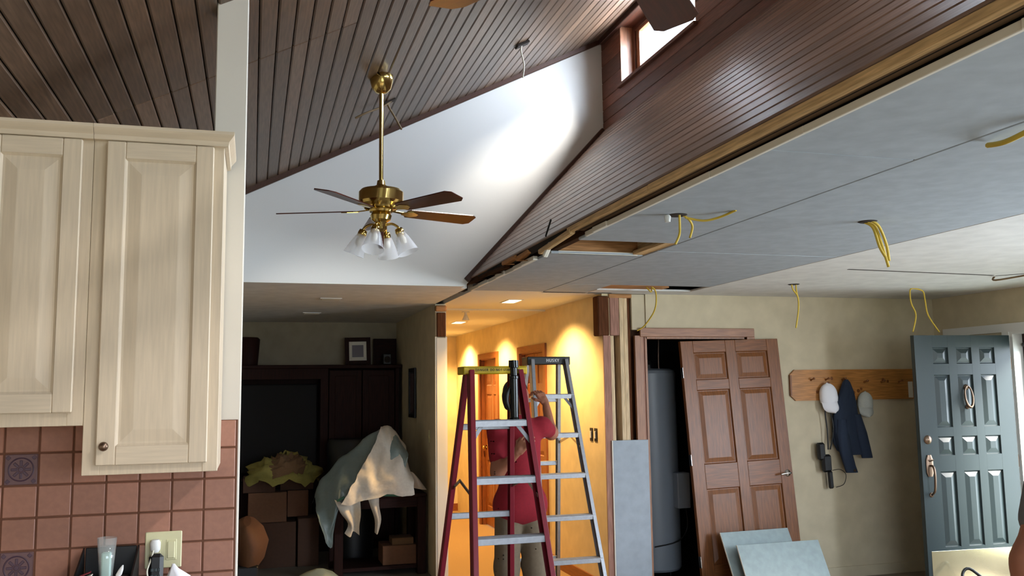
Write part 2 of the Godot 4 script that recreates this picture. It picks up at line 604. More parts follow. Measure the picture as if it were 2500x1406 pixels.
func vault() -> void:
	# left slope, boards run along the ridge
	var sl := setting("ceiling", "stained tongue and groove plank ceiling sloping up to the ridge")
	var d := Vector2(1, 0.504).normalized()
	var rng := RandomNumberGenerator.new()
	rng.seed = 5
	var cuts := []
	for i in 80:
		cuts.append(rng.randf_range(-3.4, -1.0))
	plank_row(sl, Vector2(-2.2, 3.144 - 2.2 * 0.504), d, Vector2(d.y, -d.x), 67, 0.0822, func(i): return [[-6.55, -4.02], [-4.02, 2.5]] if i < 36 else [[-6.55, cuts[i] + 0.6], [cuts[i] + 0.6, 2.5]], M.planks, 11)
	var up := Vector2(-d.y, d.x)
	var q := func(x: float, k: float) -> Vector2: return Vector2(x, 3.144 + 0.504 * x) + up * k
	structure(G.new().prism(PackedVector2Array([q.call(-2.5, 0.0165), q.call(3.1, 0.0165), q.call(3.1, 0.14), q.call(-2.5, 0.14)]), 9.6, Transform3D(Basis(), Vector3(0, 0, -6.8))), "roof", M.dark, "roof deck above the planks")
	# right slope
	var sr := setting("ceiling", "sloped plank face of the light well below the high windows")
	var e := Vector2(1.13, 1.228).normalized()
	plank_row(sr, Vector2(1.57, 2.505), e, Vector2(-e.y, e.x), 20, 0.0834, func(i): return [[-6.55, -0.6 + 0.2 * ((i * 7) % 9)], [-0.6 + 0.2 * ((i * 7) % 9), 2.5]], M.slope, 12)
	var dn := Vector2(e.y, -e.x)
	var w := func(t: float, k: float) -> Vector2: return Vector2(1.57, 2.505) + e * t + dn * k
	structure(G.new().prism(PackedVector2Array([w.call(0.01, 0.0165), w.call(1.67, 0.0165), w.call(1.67, 0.06), w.call(0.01, 0.06)]), 9.1, Transform3D(Basis(), Vector3(0, 0, -6.6))), "roof", M.dark, "backing of the sloped plank face")
	# clerestory wall with window openings
	var cl := setting("wall_clerestory", "stained board wall with the high windows")
	var wins := [[-6.16, -4.94], [-3.9, -2.7], [-1.9, -0.7], [0.1, 1.3]]
	var ys := [3.71, 3.80, 3.895, 3.985]
	var k := 0
	for i in 3:
		put(G.new().bx(Vector3(2.70, ys[i] + 0.001, -6.55), Vector3(2.716, ys[i + 1] - 0.001, -2.3), 0.004), "board", M.clere[i], cl)
		put(G.new().bx(Vector3(2.70, ys[i] + 0.001, -2.297), Vector3(2.716, ys[i + 1] - 0.001, 2.5), 0.004), "board", M.clere[(i + 1) % 4], cl)
	var zs := [-6.55]
	for wi in wins:
		zs.append_array(wi)
	zs.append(2.5)
	for i in range(0, zs.size(), 2):
		for j in 4:
			var y0 := 3.985 + 0.14 * j
			put(G.new().bx(Vector3(2.70, y0 + 0.001, zs[i]), Vector3(2.716, minf(y0 + 0.139, 4.53), zs[i + 1]), 0.004), "board", M.clere[(i + j) % 4], cl)
	var core := [[2.717, 2.85, 3.2, 3.985, -6.67, 2.6]]
	for i in range(0, zs.size(), 2):
		core.append([2.717, 2.85, 3.985, 4.62, zs[i] - (0.12 if i == 0 else 0.0), zs[i + 1]])
	put(cubes(core), "wall_core", M.dark, cl)
	for wi in wins:
		put(cubes([[2.70, 2.85, 4.455, 4.62, wi[0], wi[1]]]), "head_board", M.clere[1], cl)
		put(G.new().bx(Vector3(2.668, 3.965, wi[0] - 0.02), Vector3(2.85, 3.99, wi[1] + 0.02), 0.004), "sill", M.clere[0], cl)
		for z in [wi[0], wi[1]]:
			put(cubes([[2.70, 2.80, 3.99, 4.455, z - 0.006 if z == wi[0] else z - 0.008, z + 0.008 if z == wi[0] else z + 0.006]]), "reveal", M.jamb, cl)
	k = 0
	for wi in wins:
		k += 1
		var n := setting("window_%d" % k, "high window in the board wall above the sloped planks")
		var z0: float = wi[0] + 0.008
		var z1: float = wi[1] - 0.008
		put(cubes([[2.80, 2.85, 3.99, 4.03, z0, z1], [2.80, 2.85, 4.415, 4.455, z0, z1], [2.80, 2.85, 4.03, 4.415, z0, z0 + 0.04], [2.80, 2.85, 4.03, 4.415, z1 - 0.04, z1]]), "window_frame", M.trim_y, n)
		put(cubes([[2.815, 2.845, 4.03, 4.05, z0 + 0.04, z1 - 0.04], [2.815, 2.845, 4.395, 4.415, z0 + 0.04, z1 - 0.04], [2.815, 2.845, 4.05, 4.395, z0 + 0.04, z0 + 0.10], [2.815, 2.845, 4.05, 4.395, z1 - 0.10, z1 - 0.04]]), "sash", M.jamb, n)
		put(cubes([[2.827, 2.831, 4.05, 4.395, z0 + 0.10, z1 - 0.10]]), "pane", M.pane, n)
	# dark trim where the slopes meet the gable wall
	var a := Vector3(-1.4, 3.144 - 1.4 * 0.504 - 0.012, -6.535)
	structure(G.new().bar(a, Vector3(2.70, 3.144 + 2.70 * 0.504 - 0.012, -6.535), 0.045, 0.03, Vector3(-0.45, 0.89, 0), 0.004), "trim_1", M.trim, "dark trim along the rising edge of the gable wall")
	structure(G.new().bar(Vector3(1.545, 2.485, -6.53), Vector3(2.695, 3.735, -6.53), 0.045, 0.04, Vector3(-0.74, 0.68, 0), 0.004), "trim_2", M.trim, "dark trim where the sloped planks meet the gable wall")
	structure(G.new().bx(Vector3(2.665, 4.44, -6.5), Vector3(2.70, 4.51, 2.5), 0.004), "trim_3", M.trim, "ridge trim above the high windows")

func low_ceiling() -> void:
	var lc := setting("ceiling", "low ceiling of bare grey drywall sheets over the entry")
	var th := 0.0159
	var y := 2.44
	var slab := func(called: String, x0, x1, z0, z1, m: Material) -> void:
		put(G.new().bx(Vector3(x0, y, z0), Vector3(x1, y + th, z1), 0.0035), called, m, lc)
	for r in [[-0.11, 2.5], [-2.552, -0.115], [-4.39, -2.558], [-6.80, -4.85]]:
		slab.call("drywall_sheet", 1.652, 2.236, r[0], r[1], M.gypsum)
	for r in [[-1.0, 2.5], [-4.66, -1.005], [-6.27, -4.665]]:
		slab.call("drywall_sheet", 2.242, 3.452, r[0], r[1], M.gypsum)
	slab.call("drywall_strip", 2.242, 2.62, -6.85, -6.272, M.gypsum)
	slab.call("old_plaster", 3.459, 6.08, -6.85, 2.5, M.white_old)
	slab.call("old_plaster", 2.63, 3.459, -6.85, -6.60, M.white_old)
	# broken gypsum edge facing the light well
	var rng := RandomNumberGenerator.new()
	rng.seed = 9
	var z := -6.8
	while z < 2.4:
		var L := rng.randf_range(0.5, 1.6) if z > -4.0 else rng.randf_range(0.12, 0.3)
		var wv := rng.randf_range(0.0, 0.006) if z > -4.0 else rng.randf_range(0.0, 0.02)
		if z + L < -4.86 or z > -4.38:
			put(G.new().bx(Vector3(1.64 - wv, y - 0.004, z), Vector3(1.653, y + th + 0.005, minf(z + L, 2.5)), 0.002), "gypsum_edge", M.core, lc)
		z += L
	put(cubes([[1.70, 2.20, 2.440, 2.457, -4.865, -4.85]]), "gypsum_edge", M.core, lc)
	# pine edge strip under the planks, torn away towards the back
	var st := setting("trim_4", "raw pine strip along the lower edge of the sloped planks")
	put(G.new().bx(Vector3(1.572, 2.468, -4.35), Vector3(1.598, 2.496, -3.35), 0.002), "strip", M.pine_z, st)
	put(G.new().bx(Vector3(1.572, 2.468, -3.345), Vector3(1.598, 2.498, 2.5), 0.002), "strip", M.pine_z, st)
	put(cubes([[1.6, 1.652, 2.474, 2.50, -4.3, 2.5]]), "backing", mat_once("backing", Color(0.46, 0.36, 0.26), 0.9), st)
	# torn framing in the slot
	var bb := thing("broken_beam", "torn brown framing left in the slot between planks and drywall", "beam", Vector3(1.6, 2.47, -5.6))
	var zz := -7.85
	for j in 9:
		var L := rng.randf_range(0.25, 0.5)
		var g := G.new()
		var p := Vector3(rng.randf_range(-0.012, 0.012), rng.randf_range(0.005, 0.03), zz + 5.6)
		g.bar(p, p + Vector3(rng.randf_range(-0.006, 0.006), rng.randf_range(-0.015, 0.015), L), rng.randf_range(0.025, 0.05), rng.randf_range(0.02, 0.04), Vector3.RIGHT, 0.006)
		g.bar(p + Vector3(0.005, -0.01, 0.02), p + Vector3(0.01, -0.03, L * 0.6), 0.012, 0.006, Vector3.RIGHT, 0.001)
		put(g, "splinter", M.rough_z if j < 7 else M.pine_x, bb)
		zz += L * 0.93
	var bt := thing("broken_beam", "pale splintered strip beside the hole in the drywall", "beam", Vector3(1.62, 2.45, -4.6))
	put(G.new().bar(Vector3(-0.02, 0.0, -0.28), Vector3(-0.035, 0.02, 0.3), 0.035, 0.03, Vector3.RIGHT, 0.006), "splinter", M.pine_z, bt)
	put(G.new().bar(Vector3(-0.03, -0.045, -0.18), Vector3(-0.01, 0.03, -0.12), 0.03, 0.02, Vector3.RIGHT, 0.006), "splinter", M.core, bt)
	put(G.new().bar(Vector3(-0.075, 0.045, -0.02), Vector3(-0.062, 0.13, 0.04), 0.016, 0.006, Vector3.BACK, 0.001), "torn_plank_tip", M.dark, bt)
	# joists seen through the hole
	var js := setting("trim_5", "framing seen through the hole in the drywall")
	put(cubes([[2.21, 2.25, 2.457, 2.70, -6.2, -2.0]]), "joist", M.pine_z, js)
	put(cubes([[1.71, 2.21, 2.457, 2.62, -4.91, -4.87]]), "joist", M.pine_x, js)
	put(cubes([[1.66, 1.70, 2.457, 2.55, -6.2, -3.0]]), "joist", M.rough_z, js)
	put(G.new().bx(Vector3(2.17, 2.446, -4.86), Vector3(2.26, 2.47, -4.36), 0.003), "furring", M.pine_z, js)
	put(cubes([[1.85, 2.21, 2.70, 2.72, -5.0, -4.2]]), "upper_board", M.dark, js)
	# slot by the wall
	put(cubes([[2.6, 3.2, 2.452, 2.54, -6.6, -6.47]]), "plate", M.pine_x, js)
	put(cubes([[2.6, 3.12, 2.45, 2.53, -6.45, -6.37]]), "plate", M.pine_x, js)
	put(cubes([[2.55, 3.6, 2.58, 2.60, -6.7, -6.2]]), "upper_board", M.dark, js)
	# attic lid over the entry, dark
	structure(cubes([[2.75, 6.4, 3.22, 3.3, -7.1, 2.62], [1.4, 6.3, 2.46, 3.3, -7.1, -6.98], [1.4, 2.95, 2.75, 2.85, -12.6, -6.6], [1.50, 1.58, 2.52, 2.8, -12.6, -6.67], [2.85, 2.95, 2.3, 2.85, -12.6, -6.98], [1.4, 2.95, 2.3, 2.85, -12.7, -12.5]]), "roof", M.shaft, "lid of the attic over the entry")
	# crack in the old plaster
	put(G.new().bar(Vector3(3.89, 2.4395, -5.14), Vector3(5.2, 2.4395, -5.23), 0.022, 0.003, Vector3.BACK), "crack", M.shaft, lc)
	put(G.new().bar(Vector3(5.24, 2.4395, -5.25), Vector3(5.45, 2.4395, -5.0), 0.015, 0.003, Vector3.BACK), "crack", M.shaft, lc)

func hall() -> void:
	var c := cubes([[1.66, 2.85, 2.44, 2.5, -8.35, -6.80], [1.66, 2.85, 2.425, 2.5, -12.4, -8.35]])
	structure(c, "ceiling", M.white, "white ceiling of the hallway")
	var hw := setting("wall_hall", "hallway wall washed by warm lamps")
	put(cubes([[2.775, 2.84, 0, 2.44, -8.41, -6.86], [2.775, 2.84, 2.05, 2.44, -9.22, -8.41], [2.775, 2.84, 0, 2.44, -10.19, -9.22], [2.775, 2.84, 2.05, 2.44, -10.99, -10.19], [2.775, 2.84, 0, 2.44, -12.4, -10.99]]), "wall_core", M.hall, hw)
	structure(cubes([[1.6, 2.85, 0, 2.44, -12.5, -12.38]]), "wall_hall_end", M.hall, "end wall of the hallway")
	structure(cubes([[1.68, 2.775, 0, 0.1, -12.38, -12.36], [2.76, 2.775, 0, 0.1, -8.33, -6.9]]), "baseboard_hall", M.oak_z, "oak baseboard of the hallway")
	var k := 2
	for z in [[-8.41, -9.22], [-10.19, -10.99]]:
		var n := setting("door_%d" % k, ["nearer oak door in the hallway wall", "farther oak door in the hallway wall"][k - 2])
		k += 1
		put(cubes([[2.755, 2.78, 0, 2.11, z[0], z[0] + 0.075], [2.755, 2.78, 0, 2.11, z[1] - 0.075, z[1]]]), "casing", M.oak_y, n)
		put(cubes([[2.755, 2.78, 2.04, 2.11, z[1], z[0]]]), "casing_head", M.oak_z, n)
		put(cubes([[2.78, 2.85, 0, 2.04, z[0] - 0.015, z[0]], [2.78, 2.85, 0, 2.04, z[1], z[1] + 0.015], [2.78, 2.84, 2.03, 2.05, z[1], z[0]]]), "jamb", M.oak_y, n)
		var s := 0.80
		var dn := Node3D.new()
		dn.name = "slab"
		n.add_child(dn)
		dn.transform = Transform3D(Basis(Vector3.UP, -PI / 2), Vector3(2.82, 0.01, z[1] + 0.008))
		six_panel(dn, 0.79, 2.02, 0.035, M.oak_y, M.oak_z)
		put(G.new().lathe([Vector2(0, 0.05), Vector2(0.022, 0.045), Vector2(0.026, 0.03), Vector2(0.012, 0.015), Vector2(0.012, 0), Vector2(0.03, 0)], 14, Transform3D(Basis(Vector3.FORWARD, -PI / 2), Vector3(2.82, 0.95, z[1] + 0.08)), true), "knob", M.brass, n)
	# recessed lamps
	var spots := [Vector3(2.205, 2.44, -7.58), Vector3(2.235, 2.425, -9.85)]
	for i in 2:
		var t := thing("recessed_light", ["square recessed ceiling lamp at the mouth of the hallway", "recessed ceiling lamp deeper in the hallway"][i], "lamp", spots[i])
		var g := G.new()
		for sx in [-1, 1]:
			g.bx(Vector3(0.065 * sx - 0.008, -0.005, -0.15), Vector3(0.065 * sx + 0.008, 0.002, 0.15), 0.002)
			g.bx(Vector3(-0.065, -0.005, 0.142 * sx - 0.008), Vector3(0.065, 0.002, 0.142 * sx + 0.008), 0.002)
		put(g, "rim", M.white, t)
		put(G.new().bx(Vector3(-0.057, -0.003, -0.134), Vector3(0.057, 0.004, 0.134)), "diffuser", glow(Color(1.0, 0.88, 0.66), 9.0), t)
	for p in [spots[0], spots[1], Vector3(2.3, 2.425, -11.6)]:
		var l := SpotLight3D.new()
		l.name = "hall_lamp"
		l.light_color = Color(1.0, 0.81, 0.52)
		l.light_energy = 5.5
		l.spot_angle = 68.0
		l.spot_angle_attenuation = 0.6
		l.spot_range = 12.0
		l.spot_attenuation = 2.0
		l.light_size = 0.05
		l.shadow_enabled = true
		add_child(l)
		l.look_at_from_position(p + Vector3(0.1, -0.04, 0), p + Vector3(0.22, -2, 0), Vector3.BACK)
	var sd := thing("smoke_alarm", "small white cone hanging from the hallway ceiling", "alarm", Vector3(2.0, 2.425, -8.5))
	put(G.new().lathe([Vector2(0, 0), Vector2(0.012, 0), Vector2(0.014, -0.03), Vector2(0.035, -0.075), Vector2(0.036, -0.085), Vector2(0, -0.088)], 16), "shell", M.white, sd)
	put(G.new().lathe([Vector2(0, 0.001), Vector2(0.04, 0), Vector2(0.04, -0.008), Vector2(0, -0.009)], 16), "base", M.white, sd)
	var sw := thing("wall_switch", "pair of dark open switch boxes on the hallway wall", "switch", Vector3(2.775, 1.27, -7.11))
	for dz in [-0.05, 0.05]:
		put(G.new().bx(Vector3(-0.006, -0.055, dz - 0.032), Vector3(0.0, 0.055, dz + 0.032), 0.002), "box", M.shaft, sw)
		put(G.new().bx(Vector3(-0.014, -0.03, dz - 0.012), Vector3(-0.006, 0.03, dz + 0.012), 0.002), "rocker", M.white, sw)

# six raised panels between stiles and rails; face at +z, base centre-left at the origin
func six_panel(parent: Node, w: float, h: float, t: float, my: Material, mx: Material) -> void:
	var xs := [0.0, 0.13 * w, 0.445 * w, 0.555 * w, 0.87 * w, w]
	var ys := [0.0, 0.115 * h, 0.39 * h, 0.485 * h, 0.79 * h, 0.845 * h, 0.945 * h, h]
	panelled(parent, xs, ys, t, my, mx)

func panelled(parent: Node, xs: Array, ys: Array, t: float, my: Material, mx: Material, ch := 0.003) -> void:
	for i in range(0, xs.size(), 2):
		put(G.new().bx(Vector3(xs[i], 0, -t), Vector3(xs[i + 1], ys[-1], 0), ch), "stile", my, parent)
	for j in range(0, ys.size(), 2):
		for i in range(1, xs.size() - 1, 2):
			put(G.new().bx(Vector3(xs[i], ys[j], -t + 0.001), Vector3(xs[i + 1], ys[j + 1], -0.0003), ch * 0.8), "rail", mx, parent)
	for j in range(1, ys.size() - 1, 2):
		for i in range(1, xs.size() - 1, 2):
			put(raised(Vector3(xs[i], ys[j], 0), Vector3(xs[i + 1], ys[j + 1], 0), t), "panel", my, parent)

# a raised panel: deep groove round a bevelled field
func raised(lo: Vector3, hi: Vector3, t: float) -> G:
	var g := G.new()
	var dz := minf(t * 0.35, 0.014)
	var ring := func(k: float, z: float) -> Array:
		return [Vector3(lo.x + k, lo.y + k, z), Vector3(hi.x - k, lo.y + k, z), Vector3(hi.x - k, hi.y - k, z), Vector3(lo.x + k, hi.y - k, z)]
	var rs := [ring.call(-0.001, -0.001), ring.call(0.006, -dz), ring.call(0.012, -dz), ring.call(0.045, -dz * 0.25), ring.call(0.048, -dz * 0.2)]
	for i in 4:
		for j in 4:
			var k := (j + 1) % 4
			g.face([rs[i][j], rs[i][k], rs[i + 1][k], rs[i + 1][j]], Vector3(0, 0, 1))
	g.face(rs[4], Vector3(0, 0, 1))
	g.face([Vector3(lo.x, lo.y, -t + dz), Vector3(hi.x, lo.y, -t + dz), Vector3(hi.x, hi.y, -t + dz), Vector3(lo.x, hi.y, -t + dz)], Vector3(0, 0, -1))
	return g

func dark_room() -> void:
	# wall unit across the back
	var u := thing("wall_unit", "large dark wooden wall unit along the back of the dark room", "cabinet", Vector3(0.6, 0, -9.95))
	put(cubes([[-1.0, 0.94, 0, 1.92, -0.22, -0.2], [-1.0, -0.96, 0, 1.92, -0.2, 0.2], [0.90, 0.94, 0, 1.92, -0.2, 0.2], [-1.0, 0.94, 0, 0.08, -0.2, 0.19], [-0.96, 0.90, 0.75, 0.78, -0.2, 0.19]]), "carcass", M.unit, u)
	put(G.new().bx(Vector3(-1.03, 1.91, -0.23), Vector3(0.97, 1.95, 0.22), 0.006), "top", M.unit_x, u)
	put(cubes([[0.10, 0.18, 0.08, 1.91, -0.2, 0.2]]), "divider", M.unit, u)
	put(cubes([[-0.96, 0.10, 1.80, 1.91, 0.16, 0.2], [-0.96, -0.86, 0.8, 1.80, 0.16, 0.2]]), "frame", M.unit, u)
	for r in [[0.19, 0.535, 0.80, 1.89], [0.545, 0.89, 0.80, 1.89], [-0.95, -0.44, 0.1, 0.74], [-0.43, 0.09, 0.1, 0.74], [0.19, 0.89, 0.1, 0.74]]:
		var d := put(G.new().bx(Vector3(r[0], r[2], 0.18), Vector3(r[1], r[3], 0.20), 0.003), "door", M.unit, u)
		put(G.new().bx(Vector3(r[0] + 0.06, r[2] + 0.06, 0.198), Vector3(r[1] - 0.06, r[3] - 0.06, 0.208), 0.006), "panel", M.unit, d)
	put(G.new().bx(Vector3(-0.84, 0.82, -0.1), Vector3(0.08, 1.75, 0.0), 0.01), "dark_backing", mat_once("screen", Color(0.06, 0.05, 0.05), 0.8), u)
	# framed photo leaning on the unit
	var f := thing("picture_frame", "brown framed picture with white mat standing on the wall unit", "picture", Vector3(1.11, 1.953, -9.9))
	f.rotation = Vector3(-0.06, -0.02, 0.02)
	frame(f, 0.30, 0.28, 0.022, 0.045, M.unit, M.core, Vector2(0.055, 0.065))
	var s := thing("speaker", "small black speaker on the wall unit beside the framed picture", "speaker", Vector3(1.42, 1.951, -9.86))
	put(G.new().bx(Vector3(-0.045, 0, -0.05), Vector3(0.045, 0.12, 0.05), 0.008), "case", M.black, s)
	put(G.new().lathe([Vector2(0, 0.004), Vector2(0.02, 0.002), Vector2(0.034, 0.008), Vector2(0.036, 0)], 18, Transform3D(Basis(Vector3.RIGHT, PI / 2), Vector3(0, 0.055, 0.05)), true), "cone", M.shaft, s)
	var b := thing("board", "dark brown panel standing in for a shadow on the wall behind the small speaker", "board", Vector3(1.43, 1.951, -10.05))  # added dark panel, its brown stands for the shadow on the wall here
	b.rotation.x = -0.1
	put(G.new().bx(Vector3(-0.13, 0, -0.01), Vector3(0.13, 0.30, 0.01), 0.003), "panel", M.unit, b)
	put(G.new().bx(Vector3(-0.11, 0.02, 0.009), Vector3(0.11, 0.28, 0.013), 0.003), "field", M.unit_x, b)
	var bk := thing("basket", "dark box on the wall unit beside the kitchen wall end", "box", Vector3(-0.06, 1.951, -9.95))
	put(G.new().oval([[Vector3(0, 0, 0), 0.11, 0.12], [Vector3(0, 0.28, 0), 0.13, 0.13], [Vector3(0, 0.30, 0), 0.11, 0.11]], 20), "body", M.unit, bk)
	# small picture on the partition
	var p := thing("picture_frame", "small black framed picture on the dark room side wall", "picture", Vector3(1.575, 1.39, -9.06))
	p.rotation.y = -PI / 2
	frame(p, 0.5, 0.35, 0.02, 0.035, M.black, M.teal, Vector2(0.03, 0.03))
	var sw := thing("light_switch", "white switch plate near the end of the partition wall", "switch", Vector3(1.578, 1.24, -8.2))
	put(G.new().bx(Vector3(-0.006, -0.058, -0.036), Vector3(0, 0.058, 0.036), 0.003), "plate", M.ivory, sw)
	put(G.new().bx(Vector3(-0.012, -0.015, -0.006), Vector3(-0.005, 0.015, 0.006), 0.002), "toggle", M.ivory, sw)
	var hk := [[Vector3(0.62, 2.44, -7.6), "dim wire stub in the dark room ceiling nearer the header"], [Vector3(0.55, 2.44, -9.0), "dim wire stub deeper in the dark room ceiling"]]
	for h in hk:
		var t := thing("ceiling_vent", h[1], "vent", h[0])
		put(G.new().bx(Vector3(-0.09, -0.006, -0.07), Vector3(0.09, 0, 0.07), 0.003), "frame", M.white_old, t)
		for k in 4:
			put(G.new().bx(Vector3(-0.075, -0.011, -0.06 + 0.034 * k), Vector3(0.075, -0.005, -0.045 + 0.034 * k), 0.002), "slat", M.dim, t)
		t.set_meta("label", ["small slotted vent in the dark room ceiling near the header", "small slotted vent deeper in the dark room ceiling"][hk.find(h)])
	# table with things covered by sheets
	var t := thing("table", "dark wooden table half covered by plastic sheets", "table", Vector3(1.14, 0, -8.55))
	put(G.new().bx(Vector3(-0.42, 0.69, -0.33), Vector3(0.42, 0.725, 0.30), 0.006), "tabletop", M.unit_x, t)
	put(cubes([[-0.36, 0.36, 0.60, 0.69, 0.24, 0.262], [-0.36, 0.36, 0.60, 0.69, -0.28, -0.258], [-0.37, -0.35, 0.6, 0.69, -0.26, 0.24], [0.35, 0.37, 0.6, 0.69, -0.26, 0.24]]), "apron", M.unit_x, t)
	for x in [-0.375, 0.375]:
		for z in [-0.28, 0.25]:
			put(G.new().bx(Vector3(x - 0.04, 0.001, z - 0.04), Vector3(x + 0.04, 0.69, z + 0.04), 0.005), "leg", M.unit, t)
	put(cubes([[-0.36, 0.36, 0.05, 0.08, -0.26, 0.24]]), "lower_shelf", M.unit_x, t)
	for q in [["storage_box", "long cardboard box on the lower shelf of the table", Vector3(1.33, 0.081, -8.5), Vector3(0.32, 0.17, 0.3), M.card], ["book_box", "small tan box lying on the long box under the table", Vector3(1.36, 0.252, -8.48), Vector3(0.2, 0.06, 0.2), M.tan_cloth]]:
		var o := thing(q[0], q[1], "box", q[2])
		carton(o, q[3], q[4])
	# hump of grey plastic with a paper sheet over it
	var top := [Vector2(0.57, 0.71), Vector2(0.60, 0.82), Vector2(0.66, 0.91), Vector2(0.78, 1.03), Vector2(0.88, 1.11), Vector2(0.97, 1.18), Vector2(1.06, 1.25), Vector2(1.14, 1.31), Vector2(1.22, 1.32), Vector2(1.29, 1.29), Vector2(1.355, 1.22), Vector2(1.385, 1.13)]
	var bot := [Vector2(0.60, 0.45), Vector2(0.66, 0.30), Vector2(0.71, 0.34), Vector2(0.75, 0.62), Vector2(0.82, 0.70), Vector2(0.92, 0.74), Vector2(1.02, 0.76), Vector2(1.12, 0.80), Vector2(1.2, 0.82), Vector2(1.27, 0.84), Vector2(1.33, 0.92), Vector2(1.38, 1.05)]
	var ps := thing("plastic_sheet", "grey translucent plastic sheet draped in a hump over the table", "sheet", Vector3(0, 0, -8.52))
	put(drape(top, bot, 0.02, 0.34, -0.22, 3), "sheet", M.plastic, ps)
	var t2 := [Vector2(1.17, 1.315), Vector2(1.22, 1.325), Vector2(1.28, 1.305), Vector2(1.34, 1.25), Vector2(1.385, 1.16), Vector2(1.39, 1.06)]
	var b2 := [Vector2(0.76, 0.68), Vector2(0.86, 0.66), Vector2(0.97, 0.69), Vector2(1.16, 0.74), Vector2(1.30, 0.72), Vector2(1.41, 0.73)]
	var pp := thing("paper_sheet", "cream paper sheet lying over the grey plastic hump", "sheet", Vector3(0, 0, -8.50))
	put(drape(t2, b2, 0.05, 0.36, -0.16, 7), "sheet", M.paper, pp)
	var fl := []
	for r in [[0.80, 0.71, 0.0, 0.14], [0.83, 0.60, 0.05, 0.11], [0.87, 0.50, 0.03, 0.06], [0.85, 0.42, 0.04, 0.08]]:
		fl.append([Vector3(r[0] - r[3] * 0.6, r[1], 0.33 + r[2]), Vector3(r[0], r[1] - 0.03, 0.37 + r[2]), Vector3(r[0] + r[3] * 0.4, r[1] + 0.01, 0.34), Vector3(r[0] + r[3], r[1] - 0.02, 0.36 + r[2])])
	put(G.new().loft(refine(fl, 4)), "hanging_corner", M.paper, pp)
	fl = []
	for r in [[1.00, 0.74, 0.0, 0.11], [1.03, 0.64, 0.03, 0.08], [1.07, 0.52, 0.02, 0.06], [1.07, 0.41, 0.02, 0.035]]:
		fl.append([Vector3(r[0], r[1], 0.33 + r[2]), Vector3(r[0] + r[3] * 0.5, r[1] - 0.015, 0.36 + r[2]), Vector3(r[0] + r[3], r[1], 0.34)])
	put(G.new().loft(refine(fl, 4)), "hanging_corner", M.paper, pp)
	fl = [[Vector3(1.37, 0.93, 0.26), Vector3(1.42, 0.92, 0.30), Vector3(1.48, 0.86, 0.27)], [Vector3(1.38, 0.84, 0.28), Vector3(1.46, 0.85, 0.33), Vector3(1.53, 0.79, 0.28)], [Vector3(1.42, 0.78, 0.28), Vector3(1.49, 0.765, 0.31), Vector3(1.555, 0.755, 0.27)]]
	put(G.new().loft(refine(fl, 4)), "loose_corner", M.paper, pp)
	put(G.new().bar(Vector3(1.14, 0.745, 0.35), Vector3(1.30, 0.735, 0.35), 0.045, 0.01, Vector3.UP, 0.003), "green_hem", M.green, pp)
	put(G.new().bar(Vector3(0.735, 0.70, 0.36), Vector3(0.80, 0.735, 0.38), 0.02, 0.006, Vector3.UP, 0.002), "green_hem", M.green, pp)
	var mesh_bag := thing("plastic_bag", "crumpled clear plastic on the carpet by the table leg", "bag", Vector3(0.56, 0.0, -8.15))
	put(G.new().oval([[Vector3(0, 0.002, 0), 0.22, 0.14], [Vector3(0, 0.05, 0), 0.20, 0.12], [Vector3(0.02, 0.10, 0), 0.11, 0.07], [Vector3(0.03, 0.13, 0), 0.03, 0.02]], 18, 0.1), "film", M.plastic, mesh_bag)
	# boxes with yellow cloth
	var boxes := [[Vector3(0.17, 0.0, -9.2), Vector3(0.52, 0.42, 0.35), M.card_dark, "dark carton at the bottom of the box stack"], [Vector3(0.16, 0.422, -9.2), Vector3(0.36, 0.28, 0.3), M.card, "brown carton in the middle of the box stack facing the room"], [Vector3(0.08, 0.704, -9.22), Vector3(0.30, 0.14, 0.28), M.card_dark, "flat dark carton under the yellow cloth"], [Vector3(0.545, 0.0, -9.15), Vector3(0.20, 0.45, 0.3), M.card_dark, "narrow dark carton right of the box stack"], [Vector3(0.44, 0.704, -9.3), Vector3(0.32, 0.12, 0.2), M.card_dark, "flat carton under the right end of the yellow cloth"], [Vector3(0.45, 0.452, -9.27), Vector3(0.2, 0.25, 0.22), M.card, "upright carton behind the narrow dark carton"]]
	for q in boxes:
		var o := thing("carton", q[3], "box", q[0])
		carton(o, q[1], q[2])
	var yc := thing("yellow_cloth", "crumpled dull yellow cloth heaped on the cartons", "cloth", Vector3(0.3, 0.85, -9.2))
	put(heap(0.33, 0.17, 0.30, 17), "cloth", M.yellow_cloth, yc)
	var tc := thing("tan_cloth", "tan cloth bundled in the yellow cloth", "cloth", Vector3(0.32, 0.93, -9.06))
	put(heap(0.2, 0.11, 0.17, 31), "cloth", M.tan_cloth, tc)
	# armchair corner at the left
	var ch := thing("armchair", "brown armchair arm beside the tiled kitchen wall end", "chair", Vector3(-0.01, 0, -7.9))
	for x in [-0.66, 0.0]:
		put(G.new().oval([[Vector3(x, 0.26, 0), 0.09, 0.38], [Vector3(x + 0.01, 0.32, 0), 0.125, 0.41], [Vector3(x + 0.02, 0.44, 0), 0.145, 0.42], [Vector3(x, 0.54, 0), 0.125, 0.41], [Vector3(x - 0.01, 0.59, 0), 0.08, 0.38], [Vector3(x - 0.01, 0.602, 0), 0.03, 0.32]], 28, 0.004), "arm", M.brown_seat, ch)
	put(G.new().bx(Vector3(-0.56, 0.30, -0.33), Vector3(-0.12, 0.46, 0.40), 0.05), "seat_cushion", M.brown_seat, ch)
	put(G.new().bx(Vector3(-0.58, 0.30, -0.45), Vector3(-0.10, 0.92, -0.26), 0.06), "back", M.brown_seat, ch)
	put(G.new().bx(Vector3(-0.74, 0.10, -0.42), Vector3(0.08, 0.30, 0.40), 0.01), "base", M.black, ch)
